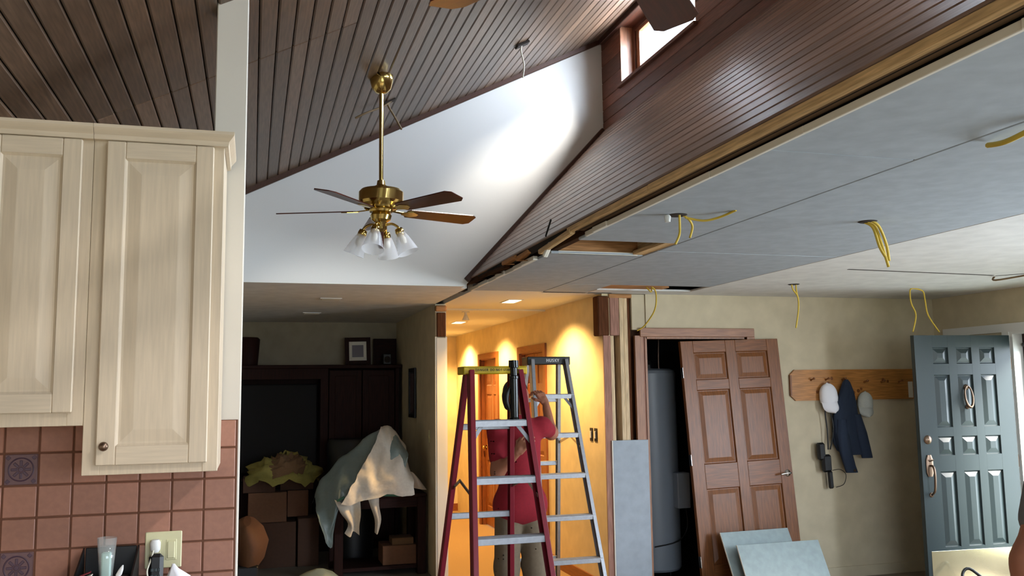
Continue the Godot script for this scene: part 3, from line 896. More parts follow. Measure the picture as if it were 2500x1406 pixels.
	for x in [-0.68, 0.02]:
		for z in [-0.34, 0.32]:
			put(G.new().bx(Vector3(x - 0.025, 0.002, z - 0.025), Vector3(x + 0.025, 0.1, z + 0.025), 0.004), "leg", M.unit, ch)
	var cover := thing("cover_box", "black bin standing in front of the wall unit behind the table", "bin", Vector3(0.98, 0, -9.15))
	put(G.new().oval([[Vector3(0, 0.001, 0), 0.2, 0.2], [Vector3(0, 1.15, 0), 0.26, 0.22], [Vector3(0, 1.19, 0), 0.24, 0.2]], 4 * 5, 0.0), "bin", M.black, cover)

func frame(o: Node3D, h: float, w: float, t: float, b: float, m: Material, inner: Material, mg: Vector2) -> void:
	var g := G.new()
	g.bx(Vector3(-w / 2, 0, 0), Vector3(-w / 2 + b, h, t), 0.003)
	g.bx(Vector3(w / 2 - b, 0, 0), Vector3(w / 2, h, t), 0.003)
	g.bx(Vector3(-w / 2 + b, 0, 0.001), Vector3(w / 2 - b, b, t - 0.001), 0.003)
	g.bx(Vector3(-w / 2 + b, h - b, 0.001), Vector3(w / 2 - b, h, t - 0.001), 0.003)
	put(g, "frame", m, o)
	put(cubes([[-w / 2 + b, w / 2 - b, b, h - b, 0.002, 0.008]]), "mat", inner, o)
	put(cubes([[-w / 2 + b + mg.x * 0.6, w / 2 - b - mg.x * 0.6, b + mg.y * 0.6, h - b - mg.y * 0.6, 0.006, 0.010]]), "print", M.art, o)

func carton(o: Node3D, s: Vector3, m: Material) -> void:
	put(G.new().bx(Vector3(-s.x / 2, 0, -s.z / 2), Vector3(s.x / 2, s.y, s.z / 2), 0.004), "body", m, o)
	put(G.new().bx(Vector3(-s.x / 2 + 0.002, s.y - 0.001, -s.z / 2 + 0.002), Vector3(s.x / 2 - 0.002, s.y + 0.001, -0.002), 0.0005), "flap", m, o)
	put(G.new().bx(Vector3(-s.x / 2 + 0.002, s.y - 0.001, 0.002), Vector3(s.x / 2 - 0.002, s.y + 0.001, s.z / 2 - 0.002), 0.0005), "flap", m, o)

# a sheet hanging over a hump: top outline, bottom outline, bulging towards the room
func drape(top: Array, bot: Array, z0: float, bulge: float, zb: float, seed_: int) -> G:
	var n := FastNoiseLite.new()
	n.seed = seed_
	n.frequency = 3.5
	var rows := []
	for v in 11:
		var f := (v - 2.0) / 8.0
		var row := []
		for i in top.size():
			var p: Vector2 = top[i]
			if f < 0.0:
				row.append(Vector3(p.x, p.y + f * 0.35, lerpf(z0, zb, -f / 0.25)))
			else:
				var q := p.lerp(bot[i], f)
				row.append(Vector3(q.x, q.y, z0 + bulge * sin(minf(f * 1.25, 1.0) * PI * 0.5)))
		rows.append(row)
	rows = refine(rows, 3)
	for r in rows:
		for j in r.size():
			var p: Vector3 = r[j]
			r[j] = p + Vector3(n.get_noise_3d(p.x, p.y, 3.0), n.get_noise_3d(p.x, p.y, 9.0), n.get_noise_3d(p.x * 2.0, p.y * 0.8, 0.0) * 2.2) * 0.03
	return G.new().loft(rows)

func heap(rx: float, h: float, rz: float, seed_: int) -> G:
	var n := FastNoiseLite.new()
	n.seed = seed_
	n.frequency = 1.0
	var rows := []
	for i in 15:
		var a := PI * 0.5 * i / 14.0
		var row := []
		for j in 40:
			var b := TAU * j / 40.0
			var p := Vector3(cos(b) * sin(a), cos(a), sin(b) * sin(a))
			var f := 1.0 + 0.45 * n.get_noise_3dv(p * 1.6) + 0.3 * n.get_noise_3dv(p * 4.5)
			var y := maxf(p.y * h * f * 1.25 - 0.02 + 0.22 * h * n.get_noise_3dv(p * 3.0), 0.0)
			if i == 14:
				y = -0.05 - 0.08 * n.get_noise_3dv(p * 3.0)
			row.append(Vector3(p.x * rx * f, y, p.z * rz * (0.7 + 0.3 * f)))
		rows.append(row)
	return G.new().loft(rows, true)

func kitchen() -> void:
	var kw := setting("wall_kitchen", "tiled kitchen wall behind the wall cabinets")
	put(cubes([[-2.2, -0.149, 0, 2.495, -3.42, -3.308]]), "wall_core", M.beige, kw)
	put(G.new().bx(Vector3(-0.149, 0, -3.42), Vector3(-0.039, 3.2, -3.302), 0.003), "post", mat_once("post", Color(0.82, 0.79, 0.74), 0.7), kw)
	# grout bed and tiles: pitch 0.1035, rows 0.105
	put(cubes([[-1.3, -0.046, 0.92, 1.562, -3.305, -3.297]]), "grout", M.grout, kw)
	var rng := RandomNumberGenerator.new()
	rng.seed = 4
	for i in 12:
		for j in 7:
			var x0 := -0.154 - 0.1034 * i
			var x1 := x0 + 0.1034
			var y0 := 1.467 - 0.1045 * j
			var y1 := minf(y0 + 0.1045, 1.563)
			x1 = minf(x1, -0.043)
			if y0 < 0.9:
				continue
			var deco := (i == 6 and j == 1) or (i == 6 and j == 4)
			var g := G.new().bx(Vector3(x0 + 0.0028, y0 + 0.0028, -3.3), Vector3(x1 - 0.0028, y1 - 0.0028, -3.2935 + rng.randf() * 0.0008), 0.0022)
			var t := put(g, "tile", M.tile_deco if deco else M.tiles[rng.randi() % 4], kw)
			if deco:
				t.set_meta("label", "tile with a raised purple flower medallion")
				var c := Vector3((x0 + x1) * 0.5, (y0 + y1) * 0.5, -3.2935)
				var r := G.new()
				var xf := Transform3D(Basis(Vector3.RIGHT, PI / 2), c)
				r.lathe([Vector2(0.034, 0), Vector2(0.037, 0.0025), Vector2(0.040, 0)], 28, xf)
				r.lathe([Vector2(0.0, 0.003), Vector2(0.007, 0.0025), Vector2(0.009, 0)], 12, xf)
				for k in 8:
					var a := TAU * k / 8
					var u := Vector3(cos(a), sin(a), 0)
					r.bar(c + u * 0.010, c + u * 0.030, 0.009, 0.004, Vector3(-u.y, u.x, 0), 0.0015)
				for k in 4:
					var a := TAU * (k + 0.5) / 4
					var u := Vector3(cos(a), sin(a), 0)
					r.bar(c + u * 0.048, c + u * 0.060, 0.012, 0.003, Vector3(-u.y, u.x, 0), 0.001)
				put(r, "tile_relief", mat_once("relief", Color(0.30, 0.22, 0.27), 0.5), kw)
	# wall cabinets
	var tall := thing("wall_cabinet", "tall pale wooden wall cabinet with a small dark knob", "cabinet", Vector3(-0.295, 1.413, -2.97))
	cabinet(tall, -0.194, 0.194, 0.0, 1.05, [[-0.154, 0.163, 0.029, 1.029]], true)
	put(G.new().lathe([Vector2(0, 0.026), Vector2(0.010, 0.024), Vector2(0.014, 0.018), Vector2(0.010, 0.012), Vector2(0.006, 0.008), Vector2(0.008, 0)], 18, Transform3D(Basis(Vector3.RIGHT, PI / 2), Vector3(-0.130, 0.087, 0.02)), true), "knob", M.aged, tall)
	var short := thing("wall_cabinet", "shorter pale wall cabinet at the left edge above the tiles", "cabinet", Vector3(-0.489, 1.562, -2.97))
	cabinet(short, -0.62, -0.001, 0.0, 0.901, [[-0.31, -0.03, 0.04, 0.88], [-0.605, -0.325, 0.04, 0.88]], false)
	# counter below the frame
	var bc := thing("base_cabinet", "pale base cabinet under the kitchen counter", "cabinet", Vector3(-0.7, 0, -3.0))
	put(cubes([[-0.6, 0.6, 0.1, 0.87, -0.29, 0.28]]), "carcass", M.maple, bc)
	put(cubes([[-0.6, 0.6, 0, 0.1, -0.29, 0.22]]), "plinth", M.maple_x, bc)
	for i in 3:
		put(raised(Vector3(-0.58 + 0.39 * i, 0.12, 0.3), Vector3(-0.21 + 0.39 * i, 0.85, 0.3), 0.02), "door", M.maple, bc)
	var ct := thing("countertop", "tan kitchen counter under the tiles", "counter", Vector3(-0.7, 0.871, -3.0))
	put(G.new().bx(Vector3(-0.62, 0, -0.29), Vector3(0.62, 0.04, 0.32), 0.006), "slab", M.tiles[1], ct)
	# organiser, glass, papers
	var og := thing("organizer", "black letter organizer standing against the tiles", "organizer", Vector3(-0.436, 0.912, -3.15))
	var g := G.new()
	g.bx(Vector3(-0.085, 0, -0.11), Vector3(0.085, 0.006, 0.08), 0.002)
	g.bx(Vector3(-0.078, 0, -0.115), Vector3(0.078, 0.245, -0.109), 0.002)
	g.bx(Vector3(-0.085, 0, 0.075), Vector3(0.085, 0.17, 0.081), 0.002)
	put(g, "tray", M.black, og)
	for s in [-1, 1]:
		put(G.new().prism(PackedVector2Array([Vector2(-0.115, 0), Vector2(0.08, 0), Vector2(0.08, 0.17), Vector2(-0.115, 0.245)]), 0.005, Transform3D(Basis(Vector3(0, 0, 1), Vector3.UP, Vector3(-1, 0, 0)), Vector3(0.083 * s + 0.0025, 0, 0))), "side_panel", M.black, og)
	var gl := thing("glass_tumbler", "clear glass holding a pale green card inside the black organizer", "glass", Vector3(-0.428, 1.085, -3.10))
	put(G.new().lathe([Vector2(0, 0), Vector2(0.019, 0), Vector2(0.029, 0.125), Vector2(0.027, 0.125), Vector2(0.017, 0.004), Vector2(0, 0.004)], 20, Transform3D(), true), "glass", M.clear, gl)
	put(G.new().box(Vector3(0, 0.043, 0.0), Vector3(0.028, 0.076, 0.02), 0.004), "green_content", M.mint, gl)
	put(G.new().bx(Vector3(-0.07, 0.007, -0.01), Vector3(0.07, 0.171, 0.07), 0.004), "inner_tray", M.black, og)
	var pa := thing("envelope", "red and white envelopes in the left of the organizer", "paper", Vector3(-0.48, 1.085, -3.07))
	put(G.new().box(Vector3(0, 0.012, 0), Vector3(0.045, 0.003, 0.03), 0.0, Transform3D(Basis(Vector3(0, 0, 1), 0.35), Vector3.ZERO)), "white_envelope", M.core, pa)
	put(G.new().box(Vector3(0.002, 0.021, -0.01), Vector3(0.036, 0.003, 0.02), 0.0, Transform3D(Basis(Vector3(0, 0, 1), 0.35), Vector3.ZERO)), "red_envelope", M.red, pa)
	var sp := thing("white_scoop", "small white plastic scoop beside the glass in the organizer", "scoop", Vector3(-0.387, 1.085, -3.07))
	put(G.new().oval([[Vector3(-0.006, 0, 0), 0.003, 0.002], [Vector3(0.0, 0.015, 0), 0.009, 0.004], [Vector3(0.006, 0.03, 0), 0.007, 0.004], [Vector3(0.011, 0.043, 0), 0.002, 0.002]], 12), "scoop", M.white, sp)
	# switch plate with charger
	var sw := thing("switch_plate", "ivory two gang plate with outlet and rocker switch on the tiles", "switch", Vector3(-0.278, 1.133, -3.2925))
	put(G.new().bx(Vector3(-0.058, -0.060, 0), Vector3(0.058, 0.060, 0.006), 0.004), "plate", M.ivory, sw)
	put(G.new().bx(Vector3(0.008, -0.034, 0.005), Vector3(0.042, 0.034, 0.0085), 0.002), "rocker_frame", M.ivory, sw)
	put(G.new().bx(Vector3(0.013, -0.028, 0.008), Vector3(0.037, 0.028, 0.013), 0.003), "rocker", M.ivory, sw)
	put(G.new().bx(Vector3(-0.042, -0.034, 0.005), Vector3(-0.008, 0.034, 0.0085), 0.002), "outlet", M.ivory, sw)
	var pc := thing("plug_charger", "white plug charger with cord in the tiled wall outlet", "charger", Vector3(-0.302, 1.150, -3.283))
	put(G.new().oval([[Vector3(0, -0.021, 0.015), 0.010, 0.010], [Vector3(0, -0.012, 0.016), 0.016, 0.015], [Vector3(0, 0.010, 0.016), 0.017, 0.015], [Vector3(0, 0.020, 0.014), 0.012, 0.011]], 16), "body", M.white, pc)
	put(G.new().tube(refine_line([Vector3(-0.004, -0.012, 0.032), Vector3(-0.010, -0.04, 0.040), Vector3(-0.02, -0.075, 0.05), Vector3(-0.012, -0.105, 0.055), Vector3(0.005, -0.16, 0.055), Vector3(0.0, -0.234, 0.05)], 5), 0.0028, 8), "cord", M.white_cable, pc)
	var ph := thing("cordless_phone", "black cordless phone leaning below the outlet", "phone", Vector3(-0.296, 0.912, -3.235))
	put(G.new().box(Vector3(0, 0.108, 0), Vector3(0.046, 0.216, 0.028), 0.011, Transform3D(Basis(Vector3.RIGHT, -0.08), Vector3.ZERO)), "handset", M.black, ph)
	for k in 6:
		put(G.new().box(Vector3(-0.011 + 0.011 * (k % 3), 0.165 - 0.02 * (k / 3), 0.015), Vector3(0.008, 0.010, 0.003), 0.001, Transform3D(Basis(Vector3.RIGHT, -0.08), Vector3.ZERO)), "button", M.teal, ph)
	var wb := thing("plastic_bag", "crumpled white plastic bag on the counter below the switch plate", "bag", Vector3(-0.225, 0.912, -3.13))
	put(G.new().oval([[Vector3(0, 0.0, 0), 0.06, 0.05], [Vector3(0, 0.10, 0), 0.05, 0.05], [Vector3(0.005, 0.16, 0), 0.035, 0.03], [Vector3(-0.005, 0.185, 0), 0.012, 0.01], [Vector3(-0.008, 0.20, 0), 0.004, 0.004]], 20, 0.12), "film", M.cap_white, wb)

var extra := {}
func mat_once(key: String, c: Color, rough: float, metal := 0.0) -> StandardMaterial3D:
	if not extra.has(key):
		extra[key] = mat(c, rough, metal)
	return extra[key]

func cabinet(o: Node3D, x0: float, x1: float, y0: float, y1: float, doors: Array, right_end: bool) -> void:
	put(G.new().bx(Vector3(x0 + 0.001, y0, -0.322), Vector3(x1 - 0.001, y1 - 0.001, -0.02), 0.002), "carcass", M.maple, o)
	var g := G.new()
	g.bx(Vector3(x0, y0, -0.02), Vector3(x0 + 0.05, y1, 0.0), 0.0015)
	g.bx(Vector3(x1 - 0.045, y0, -0.02), Vector3(x1, y1, 0.0), 0.0015)
	g.bx(Vector3(x0 + 0.05, y0, -0.02), Vector3(x1 - 0.045, y0 + 0.045, -0.0005), 0.001)
	g.bx(Vector3(x0 + 0.05, y1 - 0.045, -0.02), Vector3(x1 - 0.045, y1, -0.0005), 0.001)
	put(g, "face_frame", M.maple, o)
	for d in doors:
		var dn := Node3D.new()
		dn.name = numbered(o, "door")
		o.add_child(dn)
		dn.position = Vector3(d[0], d[2], 0.022)
		var w: float = d[1] - d[0]
		var h: float = d[3] - d[2]
		panelled(dn, [0.0, 0.055, w - 0.055, w], [0.0, 0.058, h - 0.055, h], 0.021, M.maple, M.maple_x)
	# crown: stepped profile swept along the front and back along the end
	var pr := [Vector2(0.0, -0.048), Vector2(0.012, -0.045), Vector2(0.014, -0.030), Vector2(0.026, -0.016), Vector2(0.030, -0.010), Vector2(0.030, 0.0), Vector2(-0.02, 0.0)]
	var rows := []
	var ax: float = x0
	var bxx: float = x1
	for p in pr:
		var r := [Vector3(ax, y1 + p.y + 0.03, p.x)]
		if right_end:
			r.append(Vector3(bxx + p.x, y1 + p.y + 0.03, p.x))
			r.append(Vector3(bxx + p.x, y1 + p.y + 0.03, -0.31))
		else:
			r.append(Vector3(bxx, y1 + p.y + 0.03, p.x))
		rows.append(r)
	var c := G.new()
	for i in rows.size() - 1:
		for j in rows[0].size() - 1:
			c.face([rows[i][j], rows[i][j + 1], rows[i + 1][j + 1], rows[i + 1][j]], Vector3(0.3 if j == 1 else 0.0, -0.2 if i < 5 else 1.0, 1.0 if j == 0 else 0.0))
	put(c, "crown_moulding", M.maple_x, o)

func fan(called: String, label: String, at: Vector3, top: float, spin: float, kit: bool) -> void:
	var f := thing(called, label, "fan", at)
	# at: centre of the blade plane
	var tilt := atan(0.504)
	var cy := top - at.y
	put(G.new().lathe([Vector2(0, 0.04), Vector2(0.07, 0.03), Vector2(0.068, 0.0), Vector2(0.055, -0.05), Vector2(0.03, -0.075), Vector2(0, -0.08)], 28, Transform3D(Basis(), Vector3(0, cy - 0.035, 0)), true), "canopy", M.brass, f)
	put(G.new().tube([Vector3(0, cy - 0.06, 0), Vector3(0, 0.16, 0)], 0.0125, 14), "downrod", M.brass, f)
	put(G.new().lathe([Vector2(0, 0.19), Vector2(0.022, 0.185), Vector2(0.026, 0.16), Vector2(0.05, 0.145), Vector2(0.115, 0.13), Vector2(0.128, 0.115), Vector2(0.128, 0.06), Vector2(0.118, 0.045), Vector2(0.10, 0.03), Vector2(0.095, 0.02), Vector2(0.07, 0.012), Vector2(0.065, 0.0), Vector2(0, -0.005)], 36), "motor_housing", M.brass, f)
	put(G.new().lathe([Vector2(0, 0.0), Vector2(0.05, -0.002), Vector2(0.062, -0.02), Vector2(0.055, -0.045), Vector2(0.035, -0.06), Vector2(0.035, -0.10), Vector2(0.02, -0.115), Vector2(0, -0.118)], 28), "switch_housing", M.brass, f)
	for k in 5:
		var a := spin + TAU * k / 5
		var b := Basis(Vector3.UP, a)
		var pitch := Basis(Vector3.RIGHT, -0.21)
		var pl := PackedVector2Array([Vector2(0.17, -0.052), Vector2(0.57, -0.068), Vector2(0.60, -0.045), Vector2(0.60, 0.045), Vector2(0.57, 0.068), Vector2(0.17, 0.052), Vector2(0.155, 0.03), Vector2(0.155, -0.03)])
		var bl := put(G.new().prism(pl, 0.006, Transform3D(Basis(Vector3.RIGHT, PI / 2), Vector3.ZERO)), "blade", M.blade, f)
		bl.transform = Transform3D(b * pitch, Vector3(0, 0.012, 0))
		var iron := put(G.new().bar(Vector3(0.06, 0.004, 0), Vector3(0.15, -0.006, 0), 0.022, 0.007, Vector3.BACK, 0.002).prism(PackedVector2Array([Vector2(0.13, -0.014), Vector2(0.19, -0.036), Vector2(0.23, -0.012), Vector2(0.23, 0.012), Vector2(0.19, 0.036), Vector2(0.13, 0.014)]), 0.004, Transform3D(Basis(Vector3.RIGHT, PI / 2), Vector3(0, -0.006, 0))), "blade_iron", M.brass, bl)
		iron.name = "blade_iron"
	if kit:
		put(G.new().lathe([Vector2(0, 0), Vector2(0.016, 0), Vector2(0.016, -0.085), Vector2(0.010, -0.095), Vector2(0, -0.095)], 14, Transform3D(Basis(), Vector3(0, -0.115, 0))), "finial", M.blade, f)
		for k in 4:
			var a := 0.42 + TAU * k / 4
			var u := Vector3(cos(a), 0, sin(a))
			put(G.new().tube(refine_line([u * 0.03 + Vector3(0, -0.075, 0), u * 0.065 + Vector3(0, -0.07, 0), u * 0.10 + Vector3(0, -0.09, 0), u * 0.108 + Vector3(0, -0.115, 0)], 4), 0.0075, 10), "arm", M.brass, f)
			var dn := (Vector3.DOWN + u * 0.42).normalized()
			var x := dn.cross(Vector3(-u.z, 0, u.x)).normalized()
			var xf := Transform3D(Basis(x, -dn, x.cross(-dn)), u * 0.105 + Vector3(0, -0.105, 0))
			put(G.new().lathe([Vector2(0, 0.01), Vector2(0.022, 0.006), Vector2(0.026, -0.012), Vector2(0.024, -0.035), Vector2(0, -0.035)], 18, xf, true), "socket", M.brass, f)
			var pr := [Vector2(0.024, -0.02)]
			for i in 14:
				var t := i / 13.0
				pr.append(Vector2(0.027 + 0.034 * pow(t, 0.8) + 0.0012 * (i % 2), -0.03 - 0.115 * t))
			var sh := put(G.new().lathe(pr, 28, xf, true), "lamp_shade", M.shade, f)
			put(G.new().lathe([Vector2(0, -0.03), Vector2(0.012, -0.035), Vector2(0.02, -0.06), Vector2(0.016, -0.085), Vector2(0, -0.095)], 14, xf, true), "bulb", M.bulb, sh)

func fans() -> void:
	fan("ceiling_fan", "brass ceiling fan on a long rod with four glass shades", Vector3(0.69, 2.675, -5.03), 3.144 + 0.504 * 0.69, deg_to_rad(16), true)
	fan("ceiling_fan", "nearer ceiling fan at the top edge, only blade tips showing", Vector3(0.80, 2.705, -1.82), 3.144 + 0.504 * 0.80, deg_to_rad(50), false)

func entry() -> void:
	# front door, open about ninety degrees, its outer face towards the room
	var d := setting("door_1", "open blue green front door with twelve panels, knocker and kick plate")
	var hinge := Vector3(6.05, 0.02, -5.97)
	var freeb := Vector3(5.149, 0.02, -6.03)
	var ux := (hinge - freeb).normalized()
	var leaf := Node3D.new()
	leaf.name = "leaf"
	d.add_child(leaf)
	leaf.transform = Transform3D(Basis(ux, Vector3.UP, ux.cross(Vector3.UP)), freeb)
	panelled(leaf, [0.0, 0.165, 0.31, 0.385, 0.53, 0.605, 0.75, 0.903], [0.0, 0.345, 0.935, 1.062, 1.213, 1.286, 1.708, 1.797, 1.931, 2.03], 0.044, M.teal, M.teal, 0.0004)
	put(G.new().bx(Vector3(0.035, 0.05, 0.0), Vector3(0.87, 0.318, 0.003), 0.001), "kick_plate", M.plate, d).transform = leaf.transform
	var kn := G.new()
	var c := Vector3(0.457, 1.53, 0.0)
	kn.lathe([Vector2(0, 0.016), Vector2(0.018, 0.013), Vector2(0.024, 0.0)], 16, Transform3D(Basis(Vector3.RIGHT, PI / 2), c + Vector3(0, 0.075, 0)), true)
	kn.lathe([Vector2(0, 0.014), Vector2(0.014, 0.012), Vector2(0.018, 0.0)], 14, Transform3D(Basis(Vector3.RIGHT, PI / 2), c + Vector3(0, -0.085, 0)), true)
	var ringp := []
	for i in 21:
		var a := TAU * i / 20.0
		ringp.append(c + Vector3(0.036 * sin(a), 0.0 + 0.085 * cos(a), 0.016 + 0.01 * (1.0 - cos(a))))
	kn.tube(ringp, [0.006, 0.006, 0.007, 0.007, 0.008, 0.009, 0.009, 0.010, 0.011, 0.012, 0.013, 0.012, 0.011, 0.010, 0.009, 0.009, 0.008, 0.007, 0.007, 0.006, 0.006], 8)
	put(kn, "knocker", M.aged, d).transform = leaf.transform
	var db := G.new()
	db.lathe([Vector2(0, 0.020), Vector2(0.014, 0.018), Vector2(0.022, 0.012), Vector2(0.032, 0.008), Vector2(0.036, 0.0)], 20, Transform3D(Basis(Vector3.RIGHT, PI / 2), Vector3(0.068, 1.19, 0)), true)
	put(db, "deadbolt", M.aged, d).transform = leaf.transform
	var hs := G.new()
	hs.oval([[Vector3(0.068, 0.90, 0.004), 0.02, 0.006], [Vector3(0.068, 0.93, 0.004), 0.034, 0.007], [Vector3(0.068, 1.03, 0.004), 0.034, 0.008], [Vector3(0.068, 1.07, 0.004), 0.018, 0.006]], 16)
	hs.tube(refine_line([Vector3(0.068, 0.985, 0.008), Vector3(0.068, 0.98, 0.045), Vector3(0.068, 0.92, 0.06), Vector3(0.068, 0.80, 0.05), Vector3(0.068, 0.765, 0.02), Vector3(0.068, 0.755, 0.002)], 4), 0.009, 10)
	hs.lathe([Vector2(0, 0.01), Vector2(0.016, 0.008), Vector2(0.02, 0)], 14, Transform3D(Basis(Vector3.RIGHT, PI / 2), Vector3(0.068, 0.755, 0)), true)
	hs.bar(Vector3(0.068, 1.02, 0.01), Vector3(0.068, 1.035, 0.05), 0.02, 0.006, Vector3.RIGHT, 0.002)
	put(hs, "handle_set", M.aged, d).transform = leaf.transform
	var hg := G.new()
	for y in [0.25, 1.0, 1.8]:
		hg.tube([Vector3(0.908, y - 0.05, -0.01), Vector3(0.908, y + 0.05, -0.01)], 0.007, 8)
	put(hg, "hinge", M.aged, d).transform = leaf.transform
	# frame and casing of the doorway
	put(cubes([[6.07, 6.21, 0, 2.06, -5.985, -5.955], [6.07, 6.21, 0, 2.06, -5.035, -5.005], [6.07, 6.21, 2.06, 2.085, -5.985, -5.005]]), "jamb", M.white, d)
	put(cubes([[6.06, 6.08, 2.08, 2.15, -6.72, -4.93], [6.06, 6.08, 0, 2.08, -6.055, -5.985], [6.06, 6.08, 0, 2.08, -5.005, -4.93]]), "casing", M.white, d)
	put(cubes([[6.0, 6.22, 0, 0.02, -5.97, -5.02]]), "threshold", M.alu, d)
	put(cubes([[6.17, 6.20, 0.02, 2.06, -5.955, -5.90], [6.17, 6.20, 0.02, 2.06, -5.09, -5.035], [6.17, 6.20, 1.98, 2.06, -5.90, -5.09], [6.17, 6.20, 0.02, 0.2, -5.90, -5.09]]), "storm_door_frame", M.shaft, d)
	put(cubes([[6.183, 6.187, 0.2, 1.98, -5.90, -5.09]]), "storm_door_pane", M.pane, d)
	put(G.new().tube([Vector3(6.15, 1.97, -5.93), Vector3(6.15, 1.97, -5.60)], 0.017, 10), "door_closer", M.black, d)
	# cord by the door
	var cd := thing("cord", "black cord looping on the floor before the front door kick plate", "cord", Vector3(5.3, 0, -5.9))
	put(G.new().tube(refine_line([Vector3(0.02, 0.012, 0.3), Vector3(0.03, 0.10, 0.1), Vector3(0.03, 0.17, 0.02), Vector3(0.10, 0.22, 0.02), Vector3(0.20, 0.12, 0.12), Vector3(0.36, 0.03, 0.3), Vector3(0.5, 0.012, 0.5)], 5), 0.012, 8), "cord", M.black, cd)
	# peg rack
	var pr := thing("peg_rack", "knotty pine peg rack board with clipped corners on the beige wall", "rack", Vector3(5.17, 1.66, -6.85))
	put(G.new().prism(PackedVector2Array([Vector2(-0.66, -0.09), Vector2(-0.61, -0.135), Vector2(0.62, -0.135), Vector2(0.66, -0.09), Vector2(0.66, 0.09), Vector2(0.62, 0.135), Vector2(-0.61, 0.135), Vector2(-0.66, 0.09)]), 0.02), "board", M.rack, pr)
	put(G.new().bx(Vector3(-0.662, -0.09, 0.0), Vector3(-0.644, 0.09, 0.021), 0.002), "dark_end", M.rack_y, pr)
	for x in [-0.45, -0.30, -0.13, 0.10, 0.28, 0.47]:
		var y: float = 0.045 if x < 0.0 else 0.02
		put(G.new().lathe([Vector2(0, 0.055), Vector2(0.009, 0.053), Vector2(0.011, 0.046), Vector2(0.006, 0.036), Vector2(0.0055, 0.012), Vector2(0.010, 0.0)], 12, Transform3D(Basis(Vector3.RIGHT, PI / 2 - 0.25), Vector3(x, y, 0.02)), true), "peg", M.rack_y, pr)
	var rng := RandomNumberGenerator.new()
	rng.seed = 2
	for i in 9:
		put(G.new().lathe([Vector2(0, 0.0012), Vector2(0.008 + rng.randf() * 0.008, 0.0008), Vector2(0.02, -0.001)], 12, Transform3D(Basis(Vector3.RIGHT, PI / 2), Vector3(rng.randf_range(-0.58, 0.6), rng.randf_range(-0.1, 0.11), 0.02))), "knot", M.rack_y, pr)
	put(G.new().bx(Vector3(0.565, -0.125, 0.02), Vector3(0.615, 0.02, 0.024), 0.002), "pale_tag", M.core, pr)
	# white cap, crown up, brim hanging down
	var wc := thing("cap", "white baseball cap hanging leftmost on the peg rack", "cap", Vector3(4.865, 1.535, -6.79))
	hat(wc, M.cap_white, 1.0, 0.1)
	var gc := thing("cap", "grey white patterned cap hanging right of the denim jacket", "cap", Vector3(5.235, 1.475, -6.79))
	hat(gc, M.cap_grey, 0.86, -0.06)
	# denim jacket
	var j := thing("jacket", "dark blue denim jacket hanging from a peg of the rack", "jacket", Vector3(5.04, 0, -6.775))
	var body := G.new().oval([[Vector3(0.0, 1.705, 0), 0.012, 0.02], [Vector3(0.0, 1.68, 0.0), 0.035, 0.03], [Vector3(0.0, 1.60, 0.0), 0.065, 0.05], [Vector3(-0.015, 1.50, 0.0), 0.10, 0.055], [Vector3(-0.025, 1.38, 0), 0.125, 0.06], [Vector3(-0.03, 1.26, 0), 0.135, 0.06], [Vector3(-0.01, 1.16, 0), 0.145, 0.058], [Vector3(0.02, 1.09, 0), 0.14, 0.055], [Vector3(0.05, 1.05, 0), 0.12, 0.05]], 30, 0.07, 6.0)
	put(body, "body", M.denim, j)
	put(G.new().oval([[Vector3(-0.085, 1.36, 0.035), 0.05, 0.03], [Vector3(-0.09, 1.22, 0.04), 0.06, 0.035], [Vector3(-0.07, 1.08, 0.035), 0.06, 0.035], [Vector3(-0.035, 0.96, 0.03), 0.058, 0.033], [Vector3(-0.015, 0.90, 0.03), 0.06, 0.032]], 18, 0.06, 4.0), "sleeve", M.denim, j)
	put(G.new().oval([[Vector3(0.06, 1.40, 0.03), 0.04, 0.03], [Vector3(0.095, 1.24, 0.04), 0.05, 0.035], [Vector3(0.13, 1.10, 0.035), 0.055, 0.035], [Vector3(0.15, 1.02, 0.03), 0.055, 0.03]], 18, 0.06, 4.0), "sleeve", M.denim, j)
	put(G.new().lathe([Vector2(0, 0), Vector2(0.012, 0.002), Vector2(0.012, 0.006), Vector2(0, 0.008)], 12, Transform3D(Basis(Vector3.RIGHT, PI / 2), Vector3(-0.01, 0.92, 0.06))), "cuff_button", M.aged, j)
	# straps and pouch
	var s := thing("shoulder_strap", "black pouches and straps hanging below the white cap", "bag", Vector3(4.84, 0, -6.79))
	for q in [[-0.02, 0.0], [0.03, 0.02]]:
		put(G.new().tube(refine_line([Vector3(0.03, 1.66, 0.0), Vector3(q[0], 1.45, 0.0), Vector3(q[0] + 0.01, 1.28, q[1]), Vector3(q[1] - 0.01, 1.10, 0)], 4), 0.006, 6), "strap", M.black, s)
	put(G.new().box(Vector3(-0.03, 1.09, 0), Vector3(0.07, 0.15, 0.05), 0.014, Transform3D(Basis(Vector3(0, 0, 1), 0.05), Vector3.ZERO)), "pouch", M.black, s)
	put(G.new().box(Vector3(0.0, 0.985, 0.005), Vector3(0.09, 0.15, 0.05), 0.016, Transform3D(Basis(Vector3(0, 0, 1), 0.04), Vector3.ZERO)), "pouch", M.black, s)
	put(G.new().box(Vector3(0.04, 0.84, 0), Vector3(0.045, 0.15, 0.03), 0.01, Transform3D(Basis(Vector3(0, 0, 1), 0.05), Vector3.ZERO)), "pouch", M.black, s)
	put(G.new().tube(refine_line([Vector3(0.02, 0.92, 0), Vector3(0.10, 0.925, 0), Vector3(0.155, 0.88, 0), Vector3(0.13, 0.80, 0), Vector3(0.05, 0.775, 0)], 5), 0.003, 6), "cord", M.black, s)

